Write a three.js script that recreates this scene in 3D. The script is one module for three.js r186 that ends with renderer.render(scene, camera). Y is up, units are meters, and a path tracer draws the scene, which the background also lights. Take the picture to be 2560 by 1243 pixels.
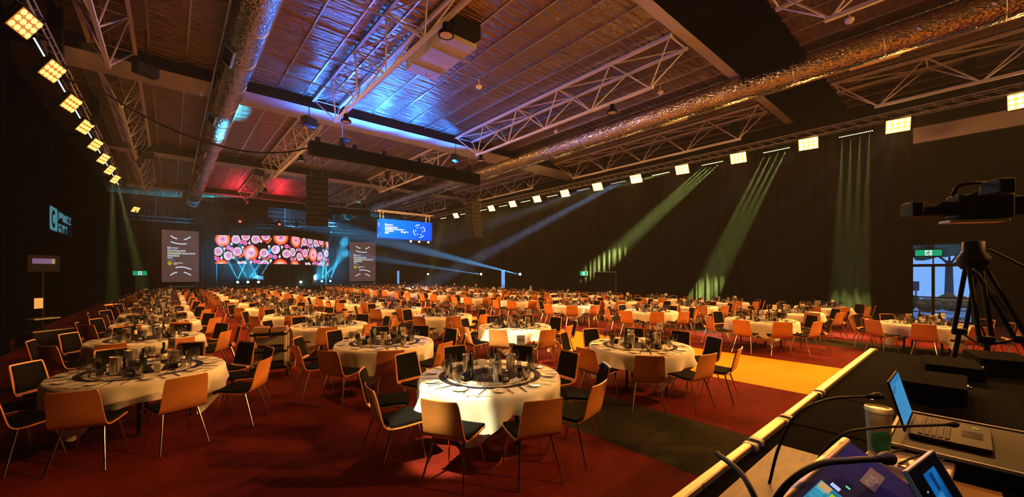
import * as THREE from 'three';
import { mergeGeometries } from 'three/addons/utils/BufferGeometryUtils.js';
import { RoundedBoxGeometry } from 'three/addons/geometries/RoundedBoxGeometry.js';
import { RectAreaLightUniformsLib } from 'three/addons/lights/RectAreaLightUniformsLib.js';

// ---------- camera, sky, exposure, haze ----------
const scene = new THREE.Scene();
const YAW = Math.atan2(855, 990);
const camera = new THREE.PerspectiveCamera(2 * Math.atan(621.5 / 990) * 180 / Math.PI, 2560 / 1243, 0.05, 300);
camera.position.set(0, 2.05, 0);
camera.rotation.y = -YAW;
camera.setViewOffset(2560, 1243, 0, -63.5, 2560, 1243);
scene.background = new THREE.Color(0.22, 0.50, 1.05);
const renderer = new THREE.WebGLRenderer({ antialias: true });
renderer.toneMapping = THREE.LinearToneMapping;
renderer.toneMappingExposure = 1.0;
renderer.shadowMap.enabled = true;
RectAreaLightUniformsLib.init();
scene.fog = new THREE.FogExp2(new THREE.Color(1, 1, 1), 0.0007);

// light levels
const FLOOD_COLOR = new THREE.Color(1, 0.41, 0.085), FLOOD_I = 300, FRONT_I = 620, FLOOD_NEAR_I = 70;
const BATTEN_COLOR = new THREE.Color(0.80, 1, 0.22), BATTEN_BLUE = new THREE.Color(0.35, 0.62, 1);
const SCREEN_BLUE_I = 8, UP_BLUE_I = 130;
const MOVER_TEAL = new THREE.Color(0.04, 0.55, 1);

// ---------- helpers ----------
const P = (x, y, Z) => new THREE.Vector3(x, y, -Z);            // Z counts forward along the hall
function rng(seed) { let s = seed >>> 0; return () => { s = (s + 0x6d2b79f5) | 0; let t = Math.imul(s ^ (s >>> 15), 1 | s); t = (t + Math.imul(t ^ (t >>> 7), 61 | t)) ^ t; return ((t ^ (t >>> 14)) >>> 0) / 4294967296; }; }
const used = new Map();
function numbered(name) { const n = used.get(name) || 0; used.set(name, n + 1); return n ? `${name}_${String(n).padStart(3, '0')}` : name; }
function shade(o) { o.traverse((m) => { if (m.isMesh) { m.castShadow = true; m.receiveShadow = true; } }); return o; }
function tag(o, label, category, group) { o.userData.label = label; o.userData.category = category; if (group) o.userData.group = group; return o; }
function thing(name, label, category, pos, turn = 0, group) {
  const o = new THREE.Group(); o.name = numbered(name); if (pos) o.position.copy(pos); o.rotation.y = turn;
  tag(o, label, category, group); scene.add(o); return o;
}
function part(name, geo, mat, parent) {
  const m = new THREE.Mesh(Array.isArray(geo) ? merge(geo) : geo, mat); m.name = name; m.castShadow = m.receiveShadow = true; parent.add(m); return m;
}
function solo(name, label, category, geo, mat, pos, turn = 0, group) {
  const m = new THREE.Mesh(Array.isArray(geo) ? merge(geo) : geo, mat); m.name = numbered(name); m.castShadow = m.receiveShadow = true;
  if (pos) m.position.copy(pos); m.rotation.y = turn; tag(m, label, category, group); scene.add(m); return m;
}
function struct(name, geo, mat, pos) {
  const m = geo ? new THREE.Mesh(Array.isArray(geo) ? merge(geo) : geo, mat) : new THREE.Group();
  m.name = name; if (pos) m.position.copy(pos); m.userData.kind = 'structure'; m.castShadow = m.receiveShadow = true; scene.add(m); return m;
}
function merge(list) {
  const gs = list.map((g) => { const h = g.index ? g.toNonIndexed() : g; for (const k of Object.keys(h.attributes)) if (!['position', 'normal', 'uv'].includes(k)) h.deleteAttribute(k); return h; });
  return mergeGeometries(gs);
}
function dup(root, name, pos, turn, label, group) {
  const r = root.clone(); r.name = numbered(name); r.userData = { ...root.userData }; r.position.copy(pos); r.rotation.y = turn;
  r.userData.label = label; if (group) r.userData.group = group; scene.add(r); return r;
}
const box = (w, h, d, x = 0, y = 0, z = 0) => new THREE.BoxGeometry(w, h, d).translate(x, y, z);
const rbox = (w, h, d, r, x = 0, y = 0, z = 0) => new RoundedBoxGeometry(w, h, d, 1, Math.min(r, w / 2.01, h / 2.01, d / 2.01)).translate(x, y, z);
const cyl = (r0, r1, h, n, x = 0, y = 0, z = 0) => new THREE.CylinderGeometry(r0, r1, h, n).translate(x, y, z);
const UPV = new THREE.Vector3(0, 1, 0);
function rod(a, b, r, n = 6, r2 = r) {                          // round bar from a to b
  const d = new THREE.Vector3().subVectors(b, a), L = d.length();
  const g = new THREE.CylinderGeometry(r2, r, L, n); g.translate(0, L / 2, 0);
  g.applyQuaternion(new THREE.Quaternion().setFromUnitVectors(UPV, d.normalize())); g.translate(a.x, a.y, a.z); return g;
}
function beamBox(a, b, w, h) {                                  // rectangular bar from a to b
  const d = new THREE.Vector3().subVectors(b, a), L = d.length(), g = new THREE.BoxGeometry(w, h, L);
  const m = new THREE.Matrix4().lookAt(a, b, UPV); g.applyMatrix4(m); const c = a.clone().add(b).multiplyScalar(0.5); g.translate(c.x, c.y, c.z); return g;
}
const tube = (pts, r, n = 40, k = 8) => new THREE.TubeGeometry(new THREE.CatmullRomCurve3(pts), n, r, k);
const lathe = (pts, n = 18) => new THREE.LatheGeometry(pts.map(([r, y]) => new THREE.Vector2(r, y)), n);
// a sheet with thickness: f(u, v) -> Vector3
function sheet(f, nu, nv, t) {
  const pos = [], uv = [], idx = [], n = new THREE.Vector3(), du = new THREE.Vector3(), dv = new THREE.Vector3(), e = 1e-3;
  const top = [], bot = [];
  for (let i = 0; i <= nu; i++) for (let j = 0; j <= nv; j++) {
    const u = i / nu, v = j / nv, p = f(u, v);
    du.subVectors(f(Math.min(1, u + e), v), f(Math.max(0, u - e), v)); dv.subVectors(f(u, Math.min(1, v + e)), f(u, Math.max(0, v - e)));
    n.crossVectors(du, dv).normalize();
    top.push(p.clone().addScaledVector(n, t / 2)); bot.push(p.clone().addScaledVector(n, -t / 2)); uv.push([u, v]);
  }
  const tri = (a, b, c, ua, ub, uc) => { pos.push(...a.toArray(), ...b.toArray(), ...c.toArray()); idx.push(ua, ub, uc); };
  const W = nv + 1, quad = (A, a, b, c, d) => { tri(A[a], A[b], A[c], uv[a], uv[b], uv[c]); tri(A[a], A[c], A[d], uv[a], uv[c], uv[d]); };
  for (let i = 0; i < nu; i++) for (let j = 0; j < nv; j++) {
    const a = i * W + j, b = (i + 1) * W + j, c = (i + 1) * W + j + 1, d = i * W + j + 1;
    quad(top, a, b, c, d); quad(bot, a, d, c, b);
  }
  const edge = (a, b) => { tri(top[a], bot[a], bot[b], uv[a], uv[a], uv[b]); tri(top[a], bot[b], top[b], uv[a], uv[b], uv[b]); };
  for (let i = 0; i < nu; i++) { edge(i * W, (i + 1) * W); edge((i + 1) * W + nv, i * W + nv); }
  for (let j = 0; j < nv; j++) { edge(j + 1, j); edge(nu * W + j, nu * W + j + 1); }
  const g = new THREE.BufferGeometry();
  g.setAttribute('position', new THREE.Float32BufferAttribute(pos, 3)); g.setAttribute('uv', new THREE.Float32BufferAttribute(idx.flat(), 2));
  return smooth(g, 0.7);
}
function smooth(g, crease) {                                    // creased normals on a triangle soup
  const p = g.attributes.position, N = p.count, fn = [], map = new Map(), nrm = new Float32Array(N * 3), a = new THREE.Vector3(), b = new THREE.Vector3(), c = new THREE.Vector3();
  const key = (i) => `${Math.round(p.getX(i) * 5e3)},${Math.round(p.getY(i) * 5e3)},${Math.round(p.getZ(i) * 5e3)}`;
  for (let i = 0; i < N; i += 3) {
    a.fromBufferAttribute(p, i); b.fromBufferAttribute(p, i + 1); c.fromBufferAttribute(p, i + 2);
    const f = new THREE.Vector3().crossVectors(b.sub(a), c.sub(a)); const ar = f.length(); f.normalize(); fn.push([f, ar]);
    for (let k = 0; k < 3; k++) { const q = key(i + k); if (!map.has(q)) map.set(q, []); map.get(q).push(i / 3); }
  }
  const cs = Math.cos(crease);
  for (let i = 0; i < N; i++) {
    const f = fn[Math.floor(i / 3)][0], s = new THREE.Vector3();
    for (const t of map.get(key(i))) if (fn[t][0].dot(f) > cs) s.addScaledVector(fn[t][0], fn[t][1] + 1e-9);
    s.normalize(); nrm.set([s.x, s.y, s.z], i * 3);
  }
  g.setAttribute('normal', new THREE.BufferAttribute(nrm, 3)); return g;
}
function boxUV(g, s = 1) {                                      // uv in metres from positions (dominant axis)
  const h = g.index ? g.toNonIndexed() : g, p = h.attributes.position, n = h.attributes.normal, uv = new Float32Array(p.count * 2);
  for (let i = 0; i < p.count; i++) {
    const ax = Math.abs(n.getX(i)), ay = Math.abs(n.getY(i)), az = Math.abs(n.getZ(i));
    const [u, v] = ay >= ax && ay >= az ? [p.getX(i), p.getZ(i)] : ax > az ? [p.getZ(i), p.getY(i)] : [p.getX(i), p.getY(i)];
    uv[2 * i] = u * s; uv[2 * i + 1] = v * s;
  }
  h.setAttribute('uv', new THREE.BufferAttribute(uv, 2)); return h;
}
function spot(parent, name, from, to, color, I, halfDeg, pen, radius = 1) {
  const l = new THREE.SpotLight(color, I, 0, halfDeg * Math.PI / 180, pen, 2); l.name = name; l.position.copy(from); l.target.position.copy(to);
  l.castShadow = true; l.shadow.radius = radius; parent.add(l); parent.add(l.target); return l;
}
function em2(t, k) { return new THREE.MeshPhysicalMaterial({ color: 0x000000, roughness: 0.5, specularIntensity: 0.02, emissive: 0xffffff, emissiveMap: t, emissiveIntensity: k }); }
function area(name, pos, toward, w, h, color, I) {
  const l = new THREE.RectAreaLight(color, I, w, h); l.name = name; l.position.copy(pos); l.lookAt(toward); scene.add(l); return l;
}
// ---------- textures ----------
function noise2(seed) {
  const r = rng(seed), N = 256, g = new Float32Array(N * N); for (let i = 0; i < N * N; i++) g[i] = r();
  return (x, y, px, py) => {                                    // tileable value noise with periods px, py
    const xi = Math.floor(x), yi = Math.floor(y), fx = x - xi, fy = y - yi, u = fx * fx * (3 - 2 * fx), v = fy * fy * (3 - 2 * fy);
    const at = (i, j) => g[((((j % py) + py) % py) * 61 + (((i % px) + px) % px) * 1) % (N * N)];
    return (at(xi, yi) * (1 - u) + at(xi + 1, yi) * u) * (1 - v) + (at(xi, yi + 1) * (1 - u) + at(xi + 1, yi + 1) * u) * v;
  };
}
function dataTex(w, h, f, srgb = false, rep = 1, rep2 = rep) {
  const d = new Uint8Array(w * h * 4);
  for (let y = 0; y < h; y++) for (let x = 0; x < w; x++) { const c = f(x / w, y / h), o = (y * w + x) * 4; for (let k = 0; k < 3; k++) d[o + k] = Math.max(0, Math.min(255, (Array.isArray(c) ? c[k] : c) * 255)); d[o + 3] = 255; }
  const t = new THREE.DataTexture(d, w, h); t.wrapS = t.wrapT = THREE.RepeatWrapping; t.magFilter = THREE.LinearFilter; t.minFilter = THREE.LinearMipmapLinearFilter; t.generateMipmaps = true;
  if (srgb) t.colorSpace = THREE.SRGBColorSpace; t.repeat.set(rep, rep2); t.needsUpdate = true; return t;
}
function canvasTex(w, h, draw) {
  const c = document.createElement('canvas'); c.width = w; c.height = h; draw(c.getContext('2d'), w, h);
  const t = new THREE.CanvasTexture(c); t.colorSpace = THREE.SRGBColorSpace; t.magFilter = THREE.LinearFilter; return t;
}
const nz = noise2(7), nz2 = noise2(21);
const fbm = (n, x, y, p, oct) => { let s = 0, a = 0.5, t = 0; for (let o = 0; o < oct; o++) { const k = p << o; s += a * n(x * k, y * k, k, k); t += a; a *= 0.55; } return s / t; };
const carpetTex = dataTex(512, 512, (u, v) => { const a = fbm(nz, u, v, 6, 5), f = nz2(u * 128, v * 128, 128, 128); const m = 0.68 + 0.5 * (a - 0.5) + 0.30 * (f - 0.5); return [m, m, m]; });
const carpetSmooth = dataTex(256, 256, (u, v) => { const m = 0.92 + 0.16 * (fbm(nz, u, v, 5, 4) - 0.5); return [m, m, m]; });
const carpetBump = dataTex(256, 256, (u, v) => nz(u * 128, v * 128, 128, 128));
const woodTex = dataTex(256, 512, (u, v) => { const w = fbm(nz, u * 1.0 + 0.02 * nz2(v * 4, u * 4, 4, 4), v * 0.12, 16, 3), f = nz2(u * 100, v * 6, 100, 6), m = 0.80 + 0.22 * (w - 0.5) + 0.10 * (f - 0.5); return [m, m * (0.97 + 0.03 * w), m * 0.95]; });
const foilBump = dataTex(512, 512, (u, v) => 0.55 * nz(u * 4, v * 24, 4, 24) + 0.3 * nz2(u * 9, v * 52, 9, 52) + 0.15 * nz(u * 30, v * 60, 30, 60));
const ductBump = dataTex(512, 256, (u, v) => 0.6 * fbm(nz, u, v, 10, 4) + 0.4 * nz2(u * 60, v * 24, 60, 24));
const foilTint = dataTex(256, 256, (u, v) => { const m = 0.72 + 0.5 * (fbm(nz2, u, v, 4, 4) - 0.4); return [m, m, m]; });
const clothBump = dataTex(256, 256, (u, v) => 0.5 + 0.25 * Math.sin(u * 2 * Math.PI * 64) * Math.sin(v * 2 * Math.PI * 64) + 0.5 * (fbm(nz, u, v, 6, 3) - 0.5));

// ---------- materials ----------
const M = {};
const std = (name, o) => { const { color, ...r } = o; const m = new THREE.MeshPhysicalMaterial(r); if (color) m.color.setRGB(...color); m.name = name; M[name] = m; return m; };
const rt = (t, x, y = x) => { const c = t.clone(); c.repeat.set(x, y); c.needsUpdate = true; return c; };
const carpetOpt = { roughness: 1, map: rt(carpetTex, 0.5), bumpMap: rt(carpetBump, 3), bumpScale: 0.004, specularIntensity: 0.2 };
std('redCarpet', { color: [0.205, 0.016, 0.007], ...carpetOpt });
std('darkCarpet', { color: [0.046, 0.040, 0.020], ...carpetOpt });
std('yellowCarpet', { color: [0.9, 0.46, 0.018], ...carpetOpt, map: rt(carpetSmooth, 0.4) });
std('wood', { color: [0.68, 0.26, 0.07], map: woodTex, roughness: 0.42, clearcoat: 0.15, clearcoatRoughness: 0.4 });
std('blackFabric', { color: [0.007, 0.0065, 0.0055], specularIntensity: 0.1, roughness: 0.95, bumpMap: rt(clothBump, 3), bumpScale: 0.001 });
std('chrome', { color: [0.78, 0.76, 0.74], metalness: 1, roughness: 0.16 });
std('steel', { color: [0.72, 0.70, 0.66], metalness: 1, roughness: 0.22 });
std('cutlery', { color: [0.42, 0.40, 0.38], metalness: 1, roughness: 0.25 });
std('linen', { color: [0.80, 0.77, 0.70], roughness: 0.9, bumpMap: rt(clothBump, 6), bumpScale: 0.0008, sheen: 0.2, sheenColor: new THREE.Color(1, 1, 1) });
std('runner', { color: [0.030, 0.026, 0.045], roughness: 0.8, specularIntensity: 0.15 });
std('china', { color: [0.86, 0.83, 0.78], roughness: 0.18, clearcoat: 0.6 });
std('paper', { color: [0.85, 0.83, 0.78], roughness: 0.8 });
std('glass', { color: [0.80, 0.80, 0.80], roughness: 0.02, transmission: 1, thickness: 0, ior: 1.5 });
std('bottleGlass', { color: [0.012, 0.02, 0.010], roughness: 0.06, clearcoat: 1, clearcoatRoughness: 0.05 });
std('greenGlass', { color: [0.05, 0.09, 0.02], roughness: 0.06, clearcoat: 1, clearcoatRoughness: 0.05 });
std('blackPlastic', { color: [0.006, 0.006, 0.007], roughness: 0.55, specularIntensity: 0.15 });
std('blackGloss', { color: [0.010, 0.010, 0.012], roughness: 0.2 });
std('blackPaint', { color: [0.010, 0.010, 0.012], roughness: 0.8, specularIntensity: 0.3 });
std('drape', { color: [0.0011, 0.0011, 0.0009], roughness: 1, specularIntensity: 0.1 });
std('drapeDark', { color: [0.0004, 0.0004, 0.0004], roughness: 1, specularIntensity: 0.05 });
std('blackCloth', { color: [0.002, 0.002, 0.002], roughness: 1, specularIntensity: 0.1 });
std('whiteSteel', { color: [0.60, 0.57, 0.55], roughness: 0.5 });
std('greySteel', { color: [0.30, 0.29, 0.28], roughness: 0.5, metalness: 0.3 });
std('aluminium', { color: [0.70, 0.68, 0.64], metalness: 1, roughness: 0.35 });
std('foil', { color: [0.36, 0.24, 0.155], metalness: 0.9, roughness: 0.42, bumpMap: rt(foilBump, 0.35, 0.35), bumpScale: 0.11, map: rt(foilTint, 0.13) });  // foil: warm brown in the colour holds bounce light from the red floor
std('ductFoil', { color: [0.46, 0.42, 0.38], metalness: 1, roughness: 0.24, bumpMap: rt(ductBump, 0.5, 0.7), bumpScale: 0.05 });
std('seamMetal', { color: [0.6, 0.58, 0.55], metalness: 0.9, roughness: 0.3 });
std('bulkheadPaint', { color: [0.42, 0.40, 0.36], roughness: 0.6 });
std('ceilingBox', { color: [0.46, 0.43, 0.36], roughness: 0.6 });
std('concrete', { color: [0.25, 0.24, 0.22], roughness: 0.9 });
std('rubber', { color: [0.02, 0.02, 0.02], roughness: 0.8 });
std('tan', { color: [0.42, 0.25, 0.08], roughness: 0.55, map: rt(carpetTex, 2) });
std('window', { color: [0.95, 0.97, 1], roughness: 0.01, transmission: 1, thickness: 0 });
const glow = (name, rgb, k, base = [0.05, 0.05, 0.05]) => { const m = std(name, { color: base, roughness: 0.5 }); m.emissive.setRGB(...rgb); m.emissiveIntensity = k; return m; };
glow('floodCell', [1, 0.62, 0.20], 22);
glow('floodCellLeft', [1, 0.52, 0.10], 3.2);
glow('battenCell', [0.85, 1, 0.42], 4);
glow('battenCellPale', [0.7, 0.9, 1], 1.6);
glow('moverLens', [0.25, 0.85, 1], 6);
glow('moverHot', [0.75, 1, 0.75], 40);
glow('smallLens', [0.7, 0.95, 1], 6);
glow('warmLens', [1, 0.85, 0.6], 7);
glow('blueLens', [0.1, 0.4, 1], 4);
std('smoked', { color: [0.42, 0.40, 0.37], metalness: 1, roughness: 0.14 });
std('windowTint', { color: [0.3, 0.34, 0.3], roughness: 0.01, transmission: 1, thickness: 0 });
glow('tipGlow', [1, 0.7, 0.35], 1.5);
glow('reflectorGlow', [1, 0.42, 0.05], 2.2);
glow('reflectorGlowLeft', [1, 0.30, 0.02], 0.7);
// ---------- the hall ----------
const XL = -4.6, XR = 24.75, ZB = -8.5, ZE = 54.6, CEIL = 10.05;
// floor: carpet laid in long strips
{
  const floor = struct('floor', box(XR - XL + 0.8, 0.3, ZE - ZB + 0.8, (XL + XR) / 2, -0.163, -(ZB + ZE) / 2), M.concrete);
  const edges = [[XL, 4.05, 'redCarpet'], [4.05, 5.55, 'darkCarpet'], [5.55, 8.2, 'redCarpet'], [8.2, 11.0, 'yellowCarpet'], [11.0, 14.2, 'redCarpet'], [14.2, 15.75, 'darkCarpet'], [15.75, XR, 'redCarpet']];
  for (const [a, b, m] of edges) { const s = part('carpet_strip', boxUV(box(b - a - 0.004, 0.013, ZE - ZB, (a + b) / 2, -0.0065, -(ZB + ZE) / 2)), M[m], floor); s.userData.kind = 'structure'; }
}
// walls
const wallSeg = (x0, x1, y0, y1, z0, z1) => box(x1 - x0, y1 - y0, z1 - z0, (x0 + x1) / 2, (y0 + y1) / 2, -(z0 + z1) / 2);
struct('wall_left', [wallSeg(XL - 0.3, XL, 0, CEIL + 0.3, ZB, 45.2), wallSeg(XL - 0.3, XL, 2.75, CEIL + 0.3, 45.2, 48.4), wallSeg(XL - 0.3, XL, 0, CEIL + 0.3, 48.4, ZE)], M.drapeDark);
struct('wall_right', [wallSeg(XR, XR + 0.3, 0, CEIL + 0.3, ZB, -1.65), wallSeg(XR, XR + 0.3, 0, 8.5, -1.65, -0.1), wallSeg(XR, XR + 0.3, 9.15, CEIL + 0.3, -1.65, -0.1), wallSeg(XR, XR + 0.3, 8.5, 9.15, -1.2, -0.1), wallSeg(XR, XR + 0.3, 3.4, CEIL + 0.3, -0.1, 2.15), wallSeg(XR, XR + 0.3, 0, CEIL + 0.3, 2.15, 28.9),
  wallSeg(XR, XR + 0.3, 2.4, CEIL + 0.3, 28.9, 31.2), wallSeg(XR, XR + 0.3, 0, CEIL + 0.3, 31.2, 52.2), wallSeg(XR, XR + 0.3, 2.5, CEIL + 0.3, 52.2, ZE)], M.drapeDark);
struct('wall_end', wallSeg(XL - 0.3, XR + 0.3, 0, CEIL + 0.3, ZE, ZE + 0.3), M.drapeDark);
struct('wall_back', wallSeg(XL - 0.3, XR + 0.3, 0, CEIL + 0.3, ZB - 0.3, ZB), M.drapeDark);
// ceiling: foil-faced insulation strips between thin battens, bay by bay
{
  const ceil = struct('ceiling', wallSeg(XL - 0.3, XR + 0.3, CEIL + 0.12, CEIL + 0.4, ZB - 0.3, ZE + 0.3), M.blackPaint);
  const r = rng(3), geos = new Map();
  for (const [z0, z1] of [[ZB, 3.9], [6.4, 19.6], [21.4, 33.0], [34.3, 46.2], [47.4, ZE]]) {
    const L = z1 - z0;
    for (let i = 0; i < 29; i++) {
      const x = XL + 0.52 + i * 1.01, k = `${L}_${i % 3}`;
      if (!geos.has(k)) { const g = boxUV(box(0.985, 0.05, L, 0, 0, 0)); const uv = g.attributes.uv; for (let q = 0; q < uv.count; q++) uv.setXY(q, uv.getX(q) + (i % 3) * 0.37, uv.getY(q) + (i % 3) * 0.71); geos.set(k, g); }
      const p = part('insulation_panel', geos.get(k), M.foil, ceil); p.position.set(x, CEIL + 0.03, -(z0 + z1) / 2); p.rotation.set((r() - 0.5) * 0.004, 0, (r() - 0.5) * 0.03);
      const kb = `b${L}`; if (!geos.has(kb)) geos.set(kb, box(0.05, 0.035, L));
      const b = part('ceiling_batten', geos.get(kb), M.seamMetal, ceil); b.position.set(x + 0.505, CEIL - 0.012, -(z0 + z1) / 2);
    }
  }
}
// cross-hall bulkheads
{
  const seg = [[-3.2, 1.28], [2.36, 16.92], [18.0, 24.2]];
  const b0 = struct('trim_1', wallSeg(XL, XR, CEIL - 0.03, CEIL + 0.1, 3.9, 6.05), M.blackCloth);  // flush black slab stands in for the dark ceiling void
  part('beige_edge', wallSeg(XL, XR, CEIL - 0.06, CEIL + 0.1, 6.05, 6.4), M.ceilingBox, b0);
  [[19.6, 21.4, 9.63], [33.0, 34.3, 9.6], [46.2, 47.4, 9.6]].forEach(([z0, z1, y], i) => {
    const b = struct(`trim_${i + 2}`, null);
    for (const [a, c] of seg) {
      part('bulkhead_soffit', wallSeg(a, c, y, CEIL, z0 + 0.012, z1), M.bulkheadPaint, b);
      part('bulkhead_face', wallSeg(a, c, y - 0.01, CEIL, z0, z0 + 0.012), M.blackPaint, b);
    }
  });
}
// roof trusses: two top chords, one bottom chord, lacing
const TRX = [-1.5, 5.5, 13.1, 21.4], TRW = 'first second third fourth'.split(' ');
{
  const L = 13.1, yl = 8.75, yt = 9.93, hw = 0.57;
  const proto = new THREE.Group();
  const q = (x, y, z) => new THREE.Vector3(x, y, -z);
  for (const s of [-1, 1]) part('top_chord', beamBox(q(s * hw, yt, 0), q(s * hw, yt, L), 0.10, 0.10), M.whiteSteel, proto);
  const low = [1.1, 3.75, 6.4, 9.05, 11.7], top = [0.06, 2.42, 5.07, 7.72, 10.37, 13.0];
  part('bottom_chord', beamBox(q(0, yl, low[0] - 0.12), q(0, yl, low[4] + 0.12), 0.10, 0.10), M.whiteSteel, proto);
  const web = (a, b) => part('web_bar', rod(a, b, 0.027, 6), M.whiteSteel, proto);
  low.forEach((z, i) => { for (const s of [-1, 1]) { web(q(0, yl, z), q(s * hw, yt, top[i])); web(q(0, yl, z), q(s * hw, yt, top[i + 1])); } });
  top.forEach((z, i) => { web(q(-hw, yt, z), q(hw, yt, z)); if (i < 5) web(q(hw, yt, z), q(-hw, yt, top[i + 1])); });
  let first = true;
  const bays = [[-9.3, 'over the control desk'], [6.45, 'before the blue-lit bulkhead'], [21.45, 'beyond the blue-lit bulkhead'], [34.3, 'near the stage']];
  bays.forEach(([z0, where], bi) => TRX.forEach((x, i) => {
    const o = proto.clone(); o.name = numbered('roof_truss'); o.position.set(x, 0, -z0); if (bi > 1) o.scale.z = 11.5 / 13.1; scene.add(o);
    tag(o, `pale triangular roof truss, ${TRW[i]} from the left, ${where}`, 'truss', 'roof trusses');
  }));
}
// round foil ducts
for (const [x, lab] of [[1.82, 'round silver foil duct under the roof near the left drapes'], [17.45, 'round silver foil duct under the roof near the right drapes']]) {
  const d = thing('air_duct', lab, 'duct', P(x, 9.52, 0));
  const g = new THREE.CylinderGeometry(0.47, 0.47, 2.42, 28, 1, true); g.rotateX(Math.PI / 2); { const uv = g.attributes.uv; for (let i = 0; i < uv.count; i++) uv.setXY(i, uv.getX(i) * 3, uv.getY(i) * 2.4); }
  const band = new THREE.TorusGeometry(0.475, 0.014, 5, 28), cap = new THREE.CircleGeometry(0.47, 24);
  for (let z = ZB + 0.6, i = 0; z < 53; z += 2.42, i++) {
    const s = part('duct_section', g, M.ductFoil, d); s.position.z = -(z + 1.21); s.rotation.z = i * 1.3;
    const b = part('duct_band', band, M.aluminium, d); b.position.z = -(z + 2.42);
  }
  const side = x < 5 ? -1 : 1;
  for (let k = 0; k < 7; k++) {
    const z = 2.1 + k * 6.9; const gr = new THREE.Group(); gr.name = 'duct_grille'; gr.position.set(side * 0.36, -0.30, -z); gr.rotation.z = side * 0.75; d.add(gr);
    part('grille_frame', [box(0.36, 0.14, 0.04, 0, 0, 0.6), box(0.36, 0.14, 0.04, 0, 0, -0.6), box(0.04, 0.14, 1.2, 0.17, 0, 0), box(0.04, 0.14, 1.2, -0.17, 0, 0)], M.aluminium, gr);
    part('grille_core', box(0.3, 0.1, 1.18, 0, 0.01, 0), M.blackCloth, gr);
  }
  part('duct_rail', rod(P(side * 0.62, -0.28, ZB + 0.6), P(side * 0.62, -0.28, 52), 0.035, 6), M.ductFoil, d);
}
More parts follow.
